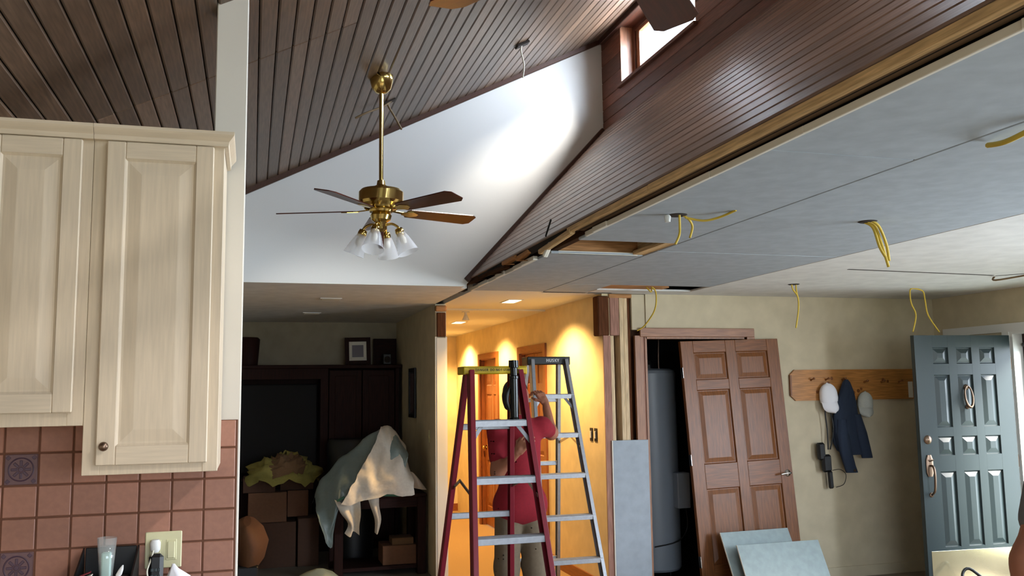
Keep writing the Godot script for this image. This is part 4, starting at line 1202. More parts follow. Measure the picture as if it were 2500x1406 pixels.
func hat(o: Node3D, m: Material, k: float, lean: float) -> void:
	var rows := []
	for i in 11:
		var a := PI * 0.5 * i / 10.0
		var row := []
		for j in 28:
			var b := TAU * j / 28
			row.append(Vector3(cos(b) * sin(a) * 0.085, 0.04 + cos(a) * 0.10, sin(b) * sin(a) * 0.055) * k)
		rows.append(row)
	for y in [0.0, -0.035]:
		var row := []
		for j in 28:
			var b := TAU * j / 28
			row.append(Vector3(cos(b) * (0.088 + y * 0.2), y + 0.01, sin(b) * 0.055) * k)
		rows.append(row)
	var c := put(G.new().loft(rows, true, true), "crown", m, o)
	c.rotation.z = lean
	rows = []
	for i in 9:
		var t := i / 8.0
		var row := []
		for j in 15:
			var u := j / 7.0 - 1.0
			var w := 0.082 * sqrt(maxf(1.0 - pow(maxf(t - 0.35, 0.0) / 0.65, 2.2), 0.0)) + 0.002
			row.append(Vector3(u * w, -0.015 - 0.105 * t, 0.045 + 0.028 * t - 0.035 * u * u) * k)
		rows.append(row)
	var back := []
	for r in rows:
		var row := []
		for p in r:
			row.append(p - Vector3(0, 0.002, 0.006))
		back.append(row)
	var bg := G.new().loft(rows)
	bg.loft(back)
	put(bg, "brim", m, o).rotation.z = lean
	put(G.new().lathe([Vector2(0, 0.008), Vector2(0.007, 0.005), Vector2(0.009, 0)], 10, Transform3D(Basis(), Vector3(0, 0.139, 0) * k), true), "button", m, c)
	put(G.new().lathe([Vector2(0, 0), Vector2(0.02, 0), Vector2(0.02, 0.06), Vector2(0, 0.06)], 8, Transform3D(Basis(Vector3.RIGHT, PI / 2), Vector3(0, 0.02, -0.06) * k)), "lining", m, c)

func closet() -> void:
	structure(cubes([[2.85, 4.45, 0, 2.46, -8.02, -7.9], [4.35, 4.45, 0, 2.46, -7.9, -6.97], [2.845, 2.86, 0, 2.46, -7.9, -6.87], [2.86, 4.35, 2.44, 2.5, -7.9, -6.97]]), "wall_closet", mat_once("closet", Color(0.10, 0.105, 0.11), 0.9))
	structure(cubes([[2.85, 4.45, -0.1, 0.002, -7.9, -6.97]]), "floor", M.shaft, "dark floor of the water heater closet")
	# stub wall of bare studs
	var w := setting("wall_stub", "stripped end of the closet wall with bare studs")
	put(G.new().bx(Vector3(2.732, 2.09, -6.96), Vector3(2.832, 2.42, -6.845), 0.008), "header_stub", M.rough_y, w)
	for q in [[2.84, 2.872, 0.0, 2.09, -6.97, -6.855, "pine_y"], [2.925, 2.962, 0.0, 2.43, -6.97, -6.852, "pine_y"], [2.965, 3.0, 0.0, 2.43, -6.97, -6.858, "pine_y"], [3.005, 3.035, 0.0, 2.42, -6.97, -6.88, "rough_y"], [3.128, 3.166, 0.0, 2.12, -6.99, -6.86, "pink_y"]]:
		put(G.new().bx(Vector3(q[0], q[2], q[4]), Vector3(q[1], q[3], q[5]), 0.003), "stud", M[q[6]], w)
	put(G.new().bx(Vector3(2.84, 2.092, -6.965), Vector3(2.922, 2.43, -6.85), 0.006), "header_block", M.pink_y, w)
	put(G.new().bx(Vector3(2.834, 2.405, -6.96), Vector3(3.04, 2.438, -6.846), 0.004), "top_plate", M.pine_x, w)
	put(G.new().bx(Vector3(3.04, 2.14, -6.97), Vector3(3.165, 2.44, -6.86), 0.003), "drywall_patch", M.beige, w)
	put(cubes([[2.84, 3.165, 0.0, 2.44, -6.985, -6.972]]), "back_board", M.card, w)
	put(G.new().bx(Vector3(2.832, 0.0, -6.85), Vector3(3.147, 1.232, -6.836), 0.003), "drywall_panel", M.gypsum, w)
	put(cubes([[2.824, 2.833, 0.0, 1.232, -6.86, -6.836]]), "gypsum_edge", M.core, w)
	put(cubes([[2.776, 2.839, 0.0, 2.09, -6.859, -6.848]]), "drywall_edge", M.pink_y, w)
	# casing round the closet doorway
	var c := setting("trim_6", "stained casing round the closet doorway")
	put(cubes([[3.055, 3.127, 1.232, 2.09, -6.87, -6.838]]), "casing", M.casing_y, c)
	put(G.new().bx(Vector3(3.10, 2.08, -6.85), Vector3(4.18, 2.155, -6.83), 0.004), "casing_head", M.casing_x, c)
	put(cubes([[4.105, 4.18, 0, 2.08, -6.85, -6.83]]), "casing", M.casing_y, c)
	put(cubes([[3.150, 3.168, 0, 2.08, -6.97, -6.852], [4.09, 4.11, 0, 2.08, -6.97, -6.852], [3.16, 4.11, 2.065, 2.08, -6.97, -6.852]]), "jamb", M.casing_y, c)
	# water heater
	var h := thing("water_heater", "tall grey water heater tank standing in the dark closet", "water heater", Vector3(3.43, 0.002, -7.40))
	put(G.new().lathe([Vector2(0, 0.08), Vector2(0.22, 0.08), Vector2(0.235, 0.10), Vector2(0.235, 1.78), Vector2(0.225, 1.805), Vector2(0.19, 1.82), Vector2(0, 1.83)], 40), "tank", M.tank, h)
	for k in 3:
		put(G.new().lathe([Vector2(0, 0), Vector2(0.02, 0), Vector2(0.02, 0.085), Vector2(0, 0.085)], 10, Transform3D(Basis(), Vector3(0.15 * cos(TAU * k / 3), 0, 0.15 * sin(TAU * k / 3)))), "foot", M.black, h)
	put(G.new().lathe([Vector2(0, 1.80), Vector2(0.04, 1.80), Vector2(0.045, 1.86), Vector2(0.03, 1.90), Vector2(0, 1.905)], 16), "flue_collar", M.black, h)
	put(G.new().tube(refine_line([Vector3(0.1, 1.81, 0.0), Vector3(0.1, 1.95, 0.0), Vector3(0.12, 2.2, -0.02), Vector3(0.12, 2.42, -0.02)], 3), 0.012, 10), "pipe", M.aged, h)
	put(G.new().tube(refine_line([Vector3(-0.1, 1.81, 0.0), Vector3(-0.1, 2.0, 0.02), Vector3(-0.1, 2.42, 0.0)], 3), 0.012, 10), "pipe", M.aged, h)
	put(G.new().bx(Vector3(0.10, 0.62, 0.18), Vector3(0.22, 0.92, 0.30), 0.006), "control_box", M.tank, h)
	put(G.new().tube(refine_line([Vector3(0.2, 0.62, 0.24), Vector3(0.22, 0.45, 0.22), Vector3(0.12, 0.34, 0.24), Vector3(-0.1, 0.30, 0.23)], 4), 0.006, 8), "hose", M.black, h)
	# loose door leaning on the casing
	var ang := -0.021
	var dr := thing("loose_door", "brown six panel wooden door leaning against the closet doorway", "door", Vector3(3.505, 0.002, -6.62))
	dr.transform = Transform3D(Basis(Vector3(0, 0, 1), 0.028) * Basis(Vector3(1, 0, 0), -0.075), Vector3(3.505, 0.002, -6.645))
	panelled(dr, [0.0, 0.115, 0.42, 0.515, 0.82, 0.935], [0.0, 0.22, 0.82, 1.02, 1.63, 1.715, 1.945, 2.045], 0.04, M.door, M.door_x)
	var kb := G.new()
	kb.lathe([Vector2(0, 0.012), Vector2(0.022, 0.01), Vector2(0.03, 0.0)], 18, Transform3D(Basis(Vector3.RIGHT, PI / 2), Vector3(0.885, 0.90, 0)), true)
	kb.tube(refine_line([Vector3(0.885, 0.90, 0.01), Vector3(0.885, 0.90, 0.05), Vector3(0.85, 0.902, 0.056), Vector3(0.79, 0.895, 0.05)], 4), 0.009, 10)
	put(kb, "lever_handle", M.steel, dr)
	for y in [0.25, 1.06, 1.78]:
		put(G.new().bx(Vector3(-0.003, y - 0.045, -0.035), Vector3(0.002, y + 0.045, 0.004), 0.001), "hinge", M.steel, dr)
	# drywall offcuts
	for q in [[Vector3(3.64, 0.002, -6.30), 0.64, 0.56, "taller grey drywall offcut leaning on the loose door", 0.05], [Vector3(3.69, 0.002, -6.20), 0.74, 0.47, "lower wider grey drywall offcut leaning in front of the other", 0.0]]:
		var o := thing("drywall_offcut", q[3], "drywall", q[0])
		o.rotation = Vector3(-0.50, q[4], 0)
		put(G.new().bx(Vector3(0, 0, -0.013), Vector3(q[1], q[2], 0), 0.002), "sheet", tex(mat_once("offcut", Color(0.60, 0.655, 0.655), 0.85), mottle, Vector3.ONE * 2), o)
		put(cubes([[-0.002, 0.0005, 0.0, q[2], -0.0125, -0.0005]]), "gypsum_edge", M.core, o)

func ladder(called: String, label: String, at: Vector3, p: Array, rail: Material, step: Material, cap: Material, nsteps: int, pitch: float) -> Node3D:
	# p: front reach, rear reach, half width top, front bottom, rear bottom, height, rail width, cap length, cap height
	var o := thing(called, label, "ladder", at)
	var H: float = p[5]
	var F := func(s: float, y: float) -> Vector3:
		var t := 1.0 - y / H
		return Vector3(s * lerpf(p[2], p[3], t), y, 0.06 + p[0] * t)
	var R := func(s: float, y: float) -> Vector3:
		var t := 1.0 - y / H
		return Vector3(s * lerpf(p[2] - 0.01, p[4], t), y, -0.06 - p[1] * t)
	for s in [-1.0, 1.0]:
		for fr in [F, R]:
			var a: Vector3 = fr.call(s, 0.03)
			var b: Vector3 = fr.call(s, H - 0.03)
			var w: float = p[6] if fr == F else p[6] * 0.72
			var n := Vector3(-s, 0, 0)
			var g := G.new().bar(a, b, 0.006, w, Vector3.RIGHT, 0.001)
			var off := (b - a).normalized().cross(Vector3.RIGHT).normalized() * (w * 0.5)
			g.bar(a + off + n * 0.012, b + off + n * 0.012, 0.026, 0.005, Vector3.RIGHT, 0.001)
			g.bar(a - off + n * 0.012, b - off + n * 0.012, 0.026, 0.005, Vector3.RIGHT, 0.001)
			var rl := put(g, "front_rail" if fr == F else "rear_rail", rail, o)
			put(G.new().bar(fr.call(s, 0.0) + n * 0.008, fr.call(s, 0.07) + n * 0.008, 0.044, w + 0.012, Vector3.RIGHT, 0.004), "foot", M.black, rl)
	for k in range(1, nsteps + 1):
		var y := H - pitch * k
		var a: Vector3 = F.call(-1.0, y)
		var b: Vector3 = F.call(1.0, y)
		var g := G.new()
		g.bx(Vector3(a.x + 0.004, y - 0.004, a.z - 0.04), Vector3(b.x - 0.004, y, a.z + 0.04), 0.001)
		g.bx(Vector3(a.x + 0.004, y - 0.034, a.z + 0.036), Vector3(b.x - 0.004, y - 0.001, a.z + 0.041), 0.001)
		g.bx(Vector3(a.x + 0.004, y - 0.03, a.z - 0.041), Vector3(b.x - 0.004, y - 0.001, a.z - 0.036), 0.001)
		for i in 4:
			g.bx(Vector3(a.x + 0.006, y, a.z - 0.032 + 0.02 * i), Vector3(b.x - 0.006, y + 0.003, a.z - 0.026 + 0.02 * i), 0.001)
		var s := put(g, "step", step, o)
		if k == 1 or k == nsteps:
			for sd in [-1.0, 1.0]:
				var c: Vector3 = F.call(sd, y - 0.11)
				put(G.new().bar(Vector3(c.x - sd * 0.006, y - 0.12, c.z), Vector3(c.x - sd * 0.085, y - 0.012, a.z), 0.004, 0.022, Vector3.BACK, 0.001), "brace", step, s)
	for y in [H - pitch - 0.045, H - pitch * 3.0 + 0.03, 0.25]:
		var a: Vector3 = R.call(-1.0, y)
		var b: Vector3 = R.call(1.0, y)
		put(G.new().bx(Vector3(a.x + 0.004, y - 0.018, a.z - 0.012), Vector3(b.x - 0.004, y + 0.018, a.z + 0.012), 0.003), "rear_bar", step, o)
	for s in [-1.0, 1.0]:
		var y := H - pitch * 2.35
		var a: Vector3 = F.call(s, y)
		var b: Vector3 = R.call(s, y)
		var m := (a + b) * 0.5 + Vector3(0, 0.07, 0)
		var g := G.new().bar(a - Vector3(s * 0.014, 0, 0), m, 0.005, 0.02, Vector3.RIGHT, 0.001)
		g.bar(m, b - Vector3(s * 0.014, 0, 0), 0.005, 0.02, Vector3.RIGHT, 0.001)
		put(g, "spreader", M.steel, o)
	var L: float = p[7]
	var ch: float = p[8]
	var cp := put(G.new().bx(Vector3(-L, H - 0.012, -0.075), Vector3(L, H, 0.085), 0.004).bx(Vector3(-L, H - ch, 0.070), Vector3(L, H - 0.002, 0.085), 0.004).bx(Vector3(-L, H - ch, -0.075), Vector3(L, H - 0.002, -0.062), 0.004).bx(Vector3(-L, H - ch * 1.1, -0.074), Vector3(-L + 0.014, H - 0.003, 0.084), 0.004).bx(Vector3(L - 0.014, H - ch * 1.1, -0.074), Vector3(L, H - 0.003, 0.084), 0.004), "top_cap", cap, o)
	return o

func word(t: String, size: float, m: Material, parent: Node, at: Vector3) -> void:
	var tm := TextMesh.new()
	tm.text = t
	var sf := SystemFont.new()
	sf.font_names = PackedStringArray(["Droid Sans"])
	sf.font_weight = 700
	tm.font = sf
	tm.font_size = 32
	tm.pixel_size = size / 32.0
	tm.depth = 0.001
	var o := MeshInstance3D.new()
	o.mesh = tm
	o.material_override = m
	o.name = numbered(parent, "lettering")
	parent.add_child(o)
	o.position = at

func ladders() -> void:
	var r := ladder("step_ladder", "red step ladder with a yellow top cap standing nearest", Vector3(1.311, 0, -4.931), [0.526, 0.517, 0.151, 0.257, 0.267, 1.787, 0.075, 0.185, 0.042], M.red, M.alu, M.yellow, 5, 0.299)
	word("DANGER  DO NOT STAND ON", 0.019, M.print_dark, r.get_node("top_cap"), Vector3(0.01, 1.766, 0.0855))
	put(cubes([[-0.155, -0.10, 1.754, 1.778, 0.085, 0.0858]]), "sticker", mat_once("faded", Color(0.72, 0.6, 0.05), 0.6), r.get_node("top_cap"))
	var a := ladder("step_ladder", "aluminium step ladder with a black top cap at the hallway mouth", Vector3(2.257, 0, -6.805), [0.593, 0.479, 0.150, 0.256, 0.261, 1.912, 0.07, 0.178, 0.06], M.alu, M.alu, M.black, 6, 0.297)
	word("HUSKY", 0.035, M.print, a.get_node("top_cap"), Vector3(0.03, 1.882, 0.0855))
	# caulking gun standing on the top step of the red ladder
	var t := thing("caulking_gun", "dark shiny caulking gun standing upright on the red ladder", "tool", Vector3(1.395, 1.489, -4.775))
	put(G.new().lathe([Vector2(0, 0), Vector2(0.026, 0.002), Vector2(0.027, 0.012), Vector2(0.024, 0.014), Vector2(0.024, 0.225), Vector2(0.027, 0.227), Vector2(0.027, 0.24), Vector2(0.02, 0.244), Vector2(0.02, 0.285), Vector2(0.028, 0.288), Vector2(0.028, 0.327), Vector2(0, 0.33)], 22), "barrel", mat_once("gunmetal", Color(0.10, 0.11, 0.11), 0.18, 0.6), t)
	put(G.new().tube(refine_line([Vector3(-0.022, 0.18, 0), Vector3(-0.038, 0.15, 0), Vector3(-0.042, 0.10, 0), Vector3(-0.024, 0.05, 0)], 4), [0.008, 0.009, 0.010, 0.012, 0.013, 0.013, 0.013, 0.012, 0.012, 0.011, 0.010, 0.009, 0.008], 10), "handle", M.black, t)

# ---------------------------------------------------------------- people
func hand(g: G, wrist: Vector3, dir: Vector3, palm: Vector3, side: float, curl: float) -> void:
	# dir: along the fingers, palm: the way the palm faces, side: which way the thumb leaves
	var d := dir.normalized()
	var n := (palm - d * palm.dot(d)).normalized()
	var x := d.cross(n) * side
	var b := [[wrist, wrist + d * 0.03, 0.026, 0.026]]
	for k in 4:
		var o := (k - 1.5) * 0.021
		b.append([wrist + d * 0.02 + x * o * 0.7, wrist + d * 0.085 + x * o, 0.014, 0.0115])
	nets(g, b, 0.004, 0.012)
	for k in 4:
		var o := (1.5 - k) * 0.021
		var p := wrist + d * 0.082 + x * o
		var len: float = [0.040, 0.045, 0.042, 0.033][k]
		var bones := []
		var a := curl * 0.5
		for s in 3:
			var dd := d * cos(a) + n * sin(a)
			var q: Vector3 = p + dd * len * [1.0, 0.7, 0.55][s]
			bones.append([p, q, 0.0092 - 0.0008 * s, 0.0088 - 0.0012 * s])
			p = q
			a += curl
		nets(g, bones, 0.0035, 0.004)
	var tp := wrist + d * 0.03 + x * 0.026
	var t1 := tp + (d * 0.6 + x * 0.6 + n * 0.35).normalized() * 0.04
	var t2 := t1 + (d * 0.85 + x * 0.15 + n * 0.5).normalized() * 0.032
	nets(g, [[wrist + d * 0.02 + x * 0.015, tp, 0.013, 0.012], [tp, t1, 0.0115, 0.0105], [t1, t2, 0.0105, 0.008]], 0.0035, 0.006)

func head(g: G, c: Vector3, face_dir: Vector3, s := 1.0) -> void:
	var f := face_dir.normalized()
	var r := Vector3.UP.cross(f).normalized()
	var P := func(x: float, y: float, z: float) -> Vector3: return c + (r * x + Vector3.UP * y + f * z) * s
	nets(g, [[P.call(0, 0.035, -0.025), P.call(0, 0.03, 0.015), 0.082 * s, 0.075 * s], [P.call(0, -0.01, 0.02), P.call(0, -0.075, 0.05), 0.066 * s, 0.038 * s], [P.call(0, 0.02, 0.088), P.call(0, -0.025, 0.108), 0.010 * s, 0.016 * s], [P.call(-0.03, 0.032, 0.078), P.call(0.03, 0.032, 0.078), 0.014 * s, 0.014 * s], [P.call(-0.018, -0.058, 0.083), P.call(0.018, -0.058, 0.083), 0.009 * s, 0.009 * s], [P.call(-0.078, 0.01, -0.005), P.call(-0.085, -0.02, -0.005), 0.014 * s, 0.012 * s], [P.call(0.078, 0.01, -0.005), P.call(0.085, -0.02, -0.005), 0.014 * s, 0.012 * s]], 0.006, 0.018)
	for x in [-0.031, 0.031]:
		g.lathe([Vector2(0, 0.011), Vector2(0.007, 0.009), Vector2(0.011, 0.0), Vector2(0.007, -0.009), Vector2(0, -0.011)], 10, Transform3D(Basis(), P.call(x, 0.014, 0.078)), true)

func people() -> void:
	# the person behind the ladders, facing the camera, one hand raised to the aluminium ladder
	var z := -5.98
	var pe := thing("person", "person in a red shirt standing behind the red ladder, one arm raised", "person", Vector3(1.78, 0, z))
	var sh := [Vector3(-0.165, 1.385, 0.0), Vector3(0.175, 1.40, 0.0)]
	var el := [Vector3(-0.175, 1.10, 0.06), Vector3(0.268, 1.345, -0.10)]
	var wr := [Vector3(-0.075, 1.235, 0.20), Vector3(0.27, 1.55, -0.22)]
	var g := G.new()
	var bones := [[Vector3(0, 1.40, 0), Vector3(0, 1.52, -0.01), 0.055, 0.052], [Vector3(0, 1.02, 0), Vector3(0, 1.28, 0.0), 0.105, 0.12], [sh[0] + Vector3(0.04, -0.01, 0), sh[1] + Vector3(-0.04, -0.01, 0), 0.06, 0.06], [Vector3(-0.03, 0.92, 0), Vector3(0.03, 0.92, 0), 0.10, 0.10]]
	for i in 2:
		bones.append([sh[i], el[i], 0.055, 0.043])
		bones.append([el[i], wr[i], 0.043, 0.027])
		var s: float = [-1.0, 1.0][i]
		bones.append([Vector3(0.075 * s, 0.86, 0), Vector3(0.10 * s, 0.48, -0.01), 0.078, 0.058])
		bones.append([Vector3(0.10 * s, 0.48, -0.01), Vector3(0.10 * s, 0.08, 0.02), 0.058, 0.04])
		bones.append([Vector3(0.10 * s, 0.05, 0.0), Vector3(0.11 * s, 0.04, 0.15), 0.04, 0.032])
	nets(g, bones, 0.014, 0.04)
	head(g, Vector3(-0.01, 1.59, 0.015), Vector3(0.25, 0.0, 1), 0.93)
	hand(g, wr[0], Vector3(0.5, 0.75, 0.3), Vector3(0.5, -0.2, -0.7), 1.0, 0.6)
	hand(g, wr[1], Vector3(-0.3, 0.75, -0.45), Vector3(-0.3, -0.3, -0.8), 1.0, 0.75)
	put(g, "body", M.skin, pe)
	g = G.new()
	nets(g, [[Vector3(-0.02, 1.645, -0.015), Vector3(-0.02, 1.60, -0.03), 0.088, 0.088], [Vector3(-0.085, 1.61, 0.0), Vector3(-0.075, 1.54, -0.01), 0.03, 0.025], [Vector3(-0.02, 1.56, -0.06), Vector3(-0.02, 1.52, -0.05), 0.05, 0.045]], 0.008, 0.03)
	put(g, "hair", M.hair, pe)
	g = G.new()
	var up := [sh[0].lerp(el[0], 0.66), sh[1].lerp(el[1], 0.6)]
	nets(g, [[Vector3(-0.05, 0.87, 0), Vector3(0.05, 0.87, 0), 0.142, 0.142], [Vector3(-0.02, 0.9, 0), Vector3(-0.02, 1.28, 0.0), 0.12, 0.128], [Vector3(0.02, 0.9, 0), Vector3(0.02, 1.28, 0.0), 0.12, 0.128], [sh[0] + Vector3(0.03, -0.01, 0), sh[1] + Vector3(-0.03, -0.01, 0), 0.066, 0.066], [sh[0], up[0], 0.065, 0.056], [sh[1], up[1], 0.062, 0.056], [Vector3(0, 1.36, 0), Vector3(0, 1.43, 0.0), 0.085, 0.07]], 0.014, 0.05)
	put(g, "red_shirt", M.shirt_red, pe)
	g = G.new()
	var lb := [[Vector3(-0.05, 0.84, 0), Vector3(0.05, 0.84, 0), 0.112, 0.112]]
	for s in [-1.0, 1.0]:
		lb.append([Vector3(0.085 * s, 0.80, 0), Vector3(0.10 * s, 0.46, -0.005), 0.094, 0.085])
		lb.append([Vector3(0.10 * s, 0.46, -0.005), Vector3(0.10 * s, 0.08, 0.02), 0.085, 0.078])
	nets(g, lb, 0.014, 0.03)
	put(g, "trousers", M.khaki, pe)
	g = G.new()
	for s in [-1.0, 1.0]:
		nets(g, [[Vector3(0.10 * s, 0.048, -0.02), Vector3(0.11 * s, 0.046, 0.18), 0.046, 0.042], [Vector3(0.10 * s, 0.07, 0.03), Vector3(0.10 * s, 0.09, 0.02), 0.05, 0.05]], 0.01, 0.03)
	put(g, "shoes", M.shoe, pe)
	# the person cut off by the right edge of the picture: only the elbow shows
	var p2 := thing("person", "person in a grey shirt at the right edge, only the bent arm showing", "person", Vector3(2.36, 0, -2.0))
	sh = [Vector3(-0.19, 1.43, 0.0), Vector3(0.20, 1.44, 0.0)]
	el = [Vector3(-0.338, 1.17, 0.03), Vector3(0.26, 1.15, 0.03)]
	wr = [Vector3(-0.30, 0.93, -0.08), Vector3(0.16, 1.0, -0.15)]
	g = G.new()
	bones = [[Vector3(0, 1.44, 0), Vector3(0, 1.57, -0.01), 0.06, 0.056], [Vector3(0, 1.05, 0), Vector3(0, 1.32, 0), 0.135, 0.155], [sh[0] + Vector3(0.04, 0, 0), sh[1] - Vector3(0.04, 0, 0), 0.065, 0.065], [Vector3(-0.07, 0.95, 0), Vector3(0.07, 0.95, 0), 0.125, 0.125]]
	for i in 2:
		bones.append([sh[i], el[i], 0.06, 0.05])
		bones.append([el[i], wr[i], 0.052, 0.03])
		var s: float = [-1.0, 1.0][i]
		bones.append([Vector3(0.1 * s, 0.90, 0), Vector3(0.11 * s, 0.48, -0.01), 0.09, 0.06])
		bones.append([Vector3(0.11 * s, 0.48, -0.01), Vector3(0.11 * s, 0.08, 0.02), 0.06, 0.04])
		bones.append([Vector3(0.11 * s, 0.05, 0.02), Vector3(0.12 * s, 0.04, -0.14), 0.04, 0.032])
	nets(g, bones, 0.014, 0.04)
	head(g, Vector3(0, 1.66, -0.02), Vector3(0, 0, -1))
	hand(g, wr[0], Vector3(0.3, -0.35, -0.6), Vector3(0.8, -0.1, 0.3), 1.0, 0.4)
	hand(g, wr[1], Vector3(-0.3, -0.35, -0.6), Vector3(-0.8, -0.1, 0.3), -1.0, 0.4)
	put(g, "body", M.skin, p2)
	g = G.new()
	nets(g, [[Vector3(0, 1.72, 0.01), Vector3(0, 1.69, 0.02), 0.09, 0.09], [Vector3(0, 1.66, 0.05), Vector3(0, 1.61, 0.045), 0.065, 0.05]], 0.008, 0.03)
	put(g, "hair", M.hair, p2)
	g = G.new()
	nets(g, [[Vector3(-0.06, 0.93, 0), Vector3(0.06, 0.93, 0), 0.15, 0.15], [Vector3(-0.03, 1.0, 0), Vector3(-0.03, 1.33, 0), 0.15, 0.165], [Vector3(0.03, 1.0, 0), Vector3(0.03, 1.33, 0), 0.15, 0.165], [sh[0] + Vector3(0.03, 0, 0), sh[1] - Vector3(0.03, 0, 0), 0.078, 0.078], [sh[0], sh[0].lerp(el[0], 0.58), 0.078, 0.066], [sh[1], sh[1].lerp(el[1], 0.55), 0.08, 0.074], [Vector3(0, 1.40, 0), Vector3(0, 1.47, 0), 0.09, 0.072]], 0.014, 0.05)
	put(g, "grey_shirt", M.shirt_grey, p2)
	g = G.new()
	lb = [[Vector3(-0.05, 0.88, 0), Vector3(0.05, 0.88, 0), 0.14, 0.14]]
	for s in [-1.0, 1.0]:
		lb.append([Vector3(0.09 * s, 0.86, 0), Vector3(0.11 * s, 0.46, -0.005), 0.11, 0.088])
		lb.append([Vector3(0.11 * s, 0.46, -0.005), Vector3(0.11 * s, 0.08, 0.02), 0.088, 0.08])
	nets(g, lb, 0.014, 0.03)
	put(g, "trousers", M.denim, p2)
	g = G.new()
	for s in [-1.0, 1.0]:
		nets(g, [[Vector3(0.11 * s, 0.048, 0.04), Vector3(0.12 * s, 0.046, -0.17), 0.046, 0.042], [Vector3(0.11 * s, 0.07, 0.03), Vector3(0.11 * s, 0.09, 0.02), 0.05, 0.05]], 0.01, 0.03)
	put(g, "shoes", M.shoe, p2)

# ---------------------------------------------------------------- loose cables at the ceiling
func cable(label: String, at: Vector3, runs: Array, m: Material, r := 0.006, hole := true) -> void:
	var t := thing("cable", label, "cable", at)
	for p in runs:
		put(G.new().tube(refine_line(p, 5), r, 7), "wire", m, t)
	if hole:
		put(G.new().lathe([Vector2(0, -0.004), Vector2(0.038, -0.004), Vector2(0.046, 0.0), Vector2(0, 0.001)], 20), "dark_hole", M.shaft, t)

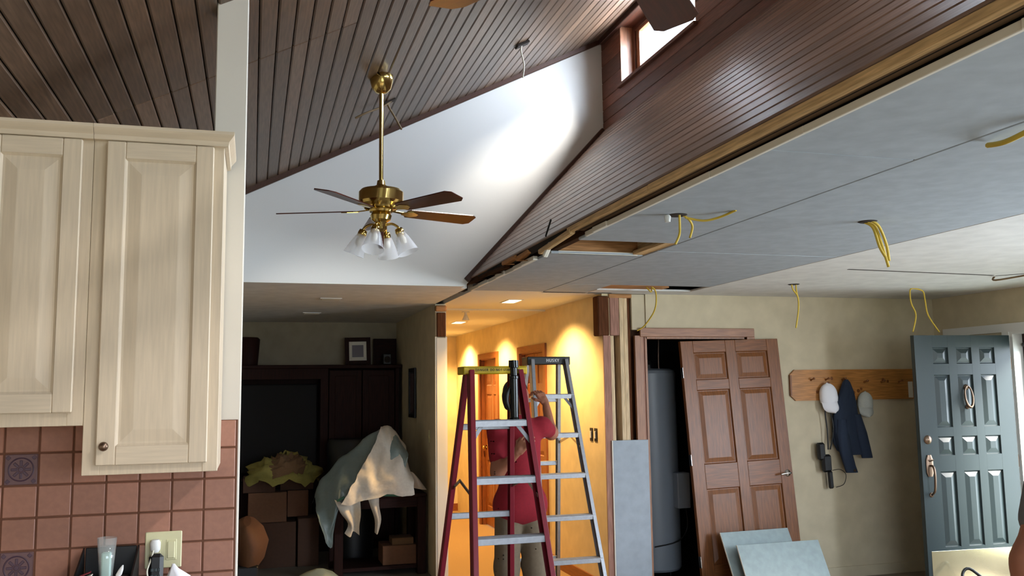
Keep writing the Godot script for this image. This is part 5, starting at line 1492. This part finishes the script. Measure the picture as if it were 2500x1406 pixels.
func wiring() -> void:
	cable("yellow cable with a white connector at a hole in the first grey sheet", Vector3(1.86, 2.44, -3.65), [[Vector3(0.03, 0.0, 0), Vector3(0.06, -0.02, 0), Vector3(0.085, -0.05, -0.02), Vector3(0.07, -0.10, -0.02)], [Vector3(0.0, 0.0, 0.02), Vector3(0.01, -0.06, 0), Vector3(-0.005, -0.10, 0.02), Vector3(-0.025, -0.14, 0.02)], [Vector3(0.04, -0.01, 0), Vector3(0.12, -0.025, 0.02), Vector3(0.18, -0.015, 0.06), Vector3(0.21, 0.0, 0.16)]], M.romex, 0.0055)
	put(G.new().oval([[Vector3(-0.05, -0.035, 0), 0.012, 0.012], [Vector3(-0.05, -0.01, 0), 0.016, 0.016], [Vector3(-0.05, -0.002, 0), 0.01, 0.01]], 12), "connector", M.white, get_node("cable"))
	cable("thick bunch of yellow cable hanging from the second grey sheet", Vector3(2.85, 2.44, -3.60), [[Vector3(0.0, 0.0, 0), Vector3(0.04, -0.02, 0), Vector3(0.07, -0.10, 0), Vector3(0.105, -0.22, 0.0)], [Vector3(0.01, 0.0, 0.02), Vector3(0.05, -0.03, 0.02), Vector3(0.10, -0.11, 0.0), Vector3(0.11, -0.19, 0.0)], [Vector3(0.0, 0.0, -0.02), Vector3(0.03, -0.03, 0), Vector3(0.06, -0.12, 0), Vector3(0.09, -0.17, 0.0)]], M.romex, 0.007)
	cable("yellow cable end sticking out of the seam at the right edge", Vector3(2.255, 2.44, -2.10), [[Vector3(0.02, 0.0, 0.12), Vector3(0.01, -0.02, 0.02), Vector3(0.02, -0.03, -0.1), Vector3(0.05, -0.012, -0.20)]], M.romex, 0.009, false)
	cable("pale yellow cable hanging down over the closet doorway", Vector3(3.0, 2.455, -6.22), [[Vector3(0.02, 0.0, -0.2), Vector3(0.06, -0.05, -0.2), Vector3(0.07, -0.18, -0.25), Vector3(0.02, -0.30, -0.34), Vector3(-0.03, -0.34, -0.38)], [Vector3(-0.02, 0.02, -0.25), Vector3(0.0, -0.03, -0.2), Vector3(0.03, -0.04, -0.22), Vector3(0.05, 0.01, -0.25)]], M.romex, 0.006, false)
	cable("yellow cable hanging left of the peg rack from the white plaster", Vector3(4.03, 2.44, -5.99), [[Vector3(-0.02, 0.0, 0), Vector3(-0.01, -0.04, 0), Vector3(0.03, -0.1, 0.0), Vector3(0.03, -0.2, 0.0), Vector3(0.0, -0.34, 0.0)], [Vector3(0.02, 0.0, 0), Vector3(0.02, -0.05, 0), Vector3(0.035, -0.12, 0.0)]], M.romex, 0.006)
	cable("looped yellow cable pair hanging over the peg rack by the front door", Vector3(5.2, 2.44, -6.07), [[Vector3(0.03, 0.0, 0), Vector3(-0.02, -0.015, 0), Vector3(-0.02, -0.12, 0), Vector3(0.02, -0.22, 0), Vector3(-0.02, -0.36, 0.0)], [Vector3(0.0, 0.0, 0), Vector3(0.10, -0.02, 0), Vector3(0.12, -0.10, 0), Vector3(0.14, -0.22, 0), Vector3(0.24, -0.36, 0.0)]], M.romex, 0.006, false)
	cable("brown cable hanging from the plaster crack at the right edge", Vector3(5.28, 2.44, -5.30), [[Vector3(0, 0.0, 0), Vector3(-0.02, -0.03, 0.03), Vector3(0.10, 0.03 - 0.04, 0.25), Vector3(0.05, -0.02, 0.75), Vector3(-0.1, -0.06, 1.3)]], M.brown_cable, 0.007, false)
	cable("pale cable stub in the planks behind the fan rod", Vector3(0.848, 3.567, -5.711), [[Vector3(0, 0, 0), Vector3(-0.02, -0.03, 0), Vector3(0.02, -0.10, 0.0), Vector3(0.07, -0.19, 0.0)], [Vector3(0, 0, 0), Vector3(-0.06, -0.05, 0.02), Vector3(-0.17, -0.11, 0.05), Vector3(-0.24, -0.15, 0.05)]], M.brown_cable, 0.007, false)
	put(G.new().box(Vector3.ZERO, Vector3(0.10, 0.012, 0.06), 0.003, Transform3D(Basis(Vector3(0, 0, 1), atan(0.504)), Vector3(-0.02, -0.008, 0))), "box_plate", M.shaft, get_node("cable_007"))
	cable("pale cable hanging from a box in the planks near the ridge", Vector3(1.736, 4.013, -5.619), [[Vector3(0, 0, 0), Vector3(-0.01, -0.05, 0), Vector3(0.01, -0.15, 0.0), Vector3(0.0, -0.24, 0.0)]], M.white_cable, 0.005, false)
	put(G.new().box(Vector3.ZERO, Vector3(0.10, 0.016, 0.06), 0.003, Transform3D(Basis(Vector3(0, 0, 1), atan(0.504)), Vector3(0, -0.006, 0))), "box_plate", M.shaft, get_node("cable_008"))
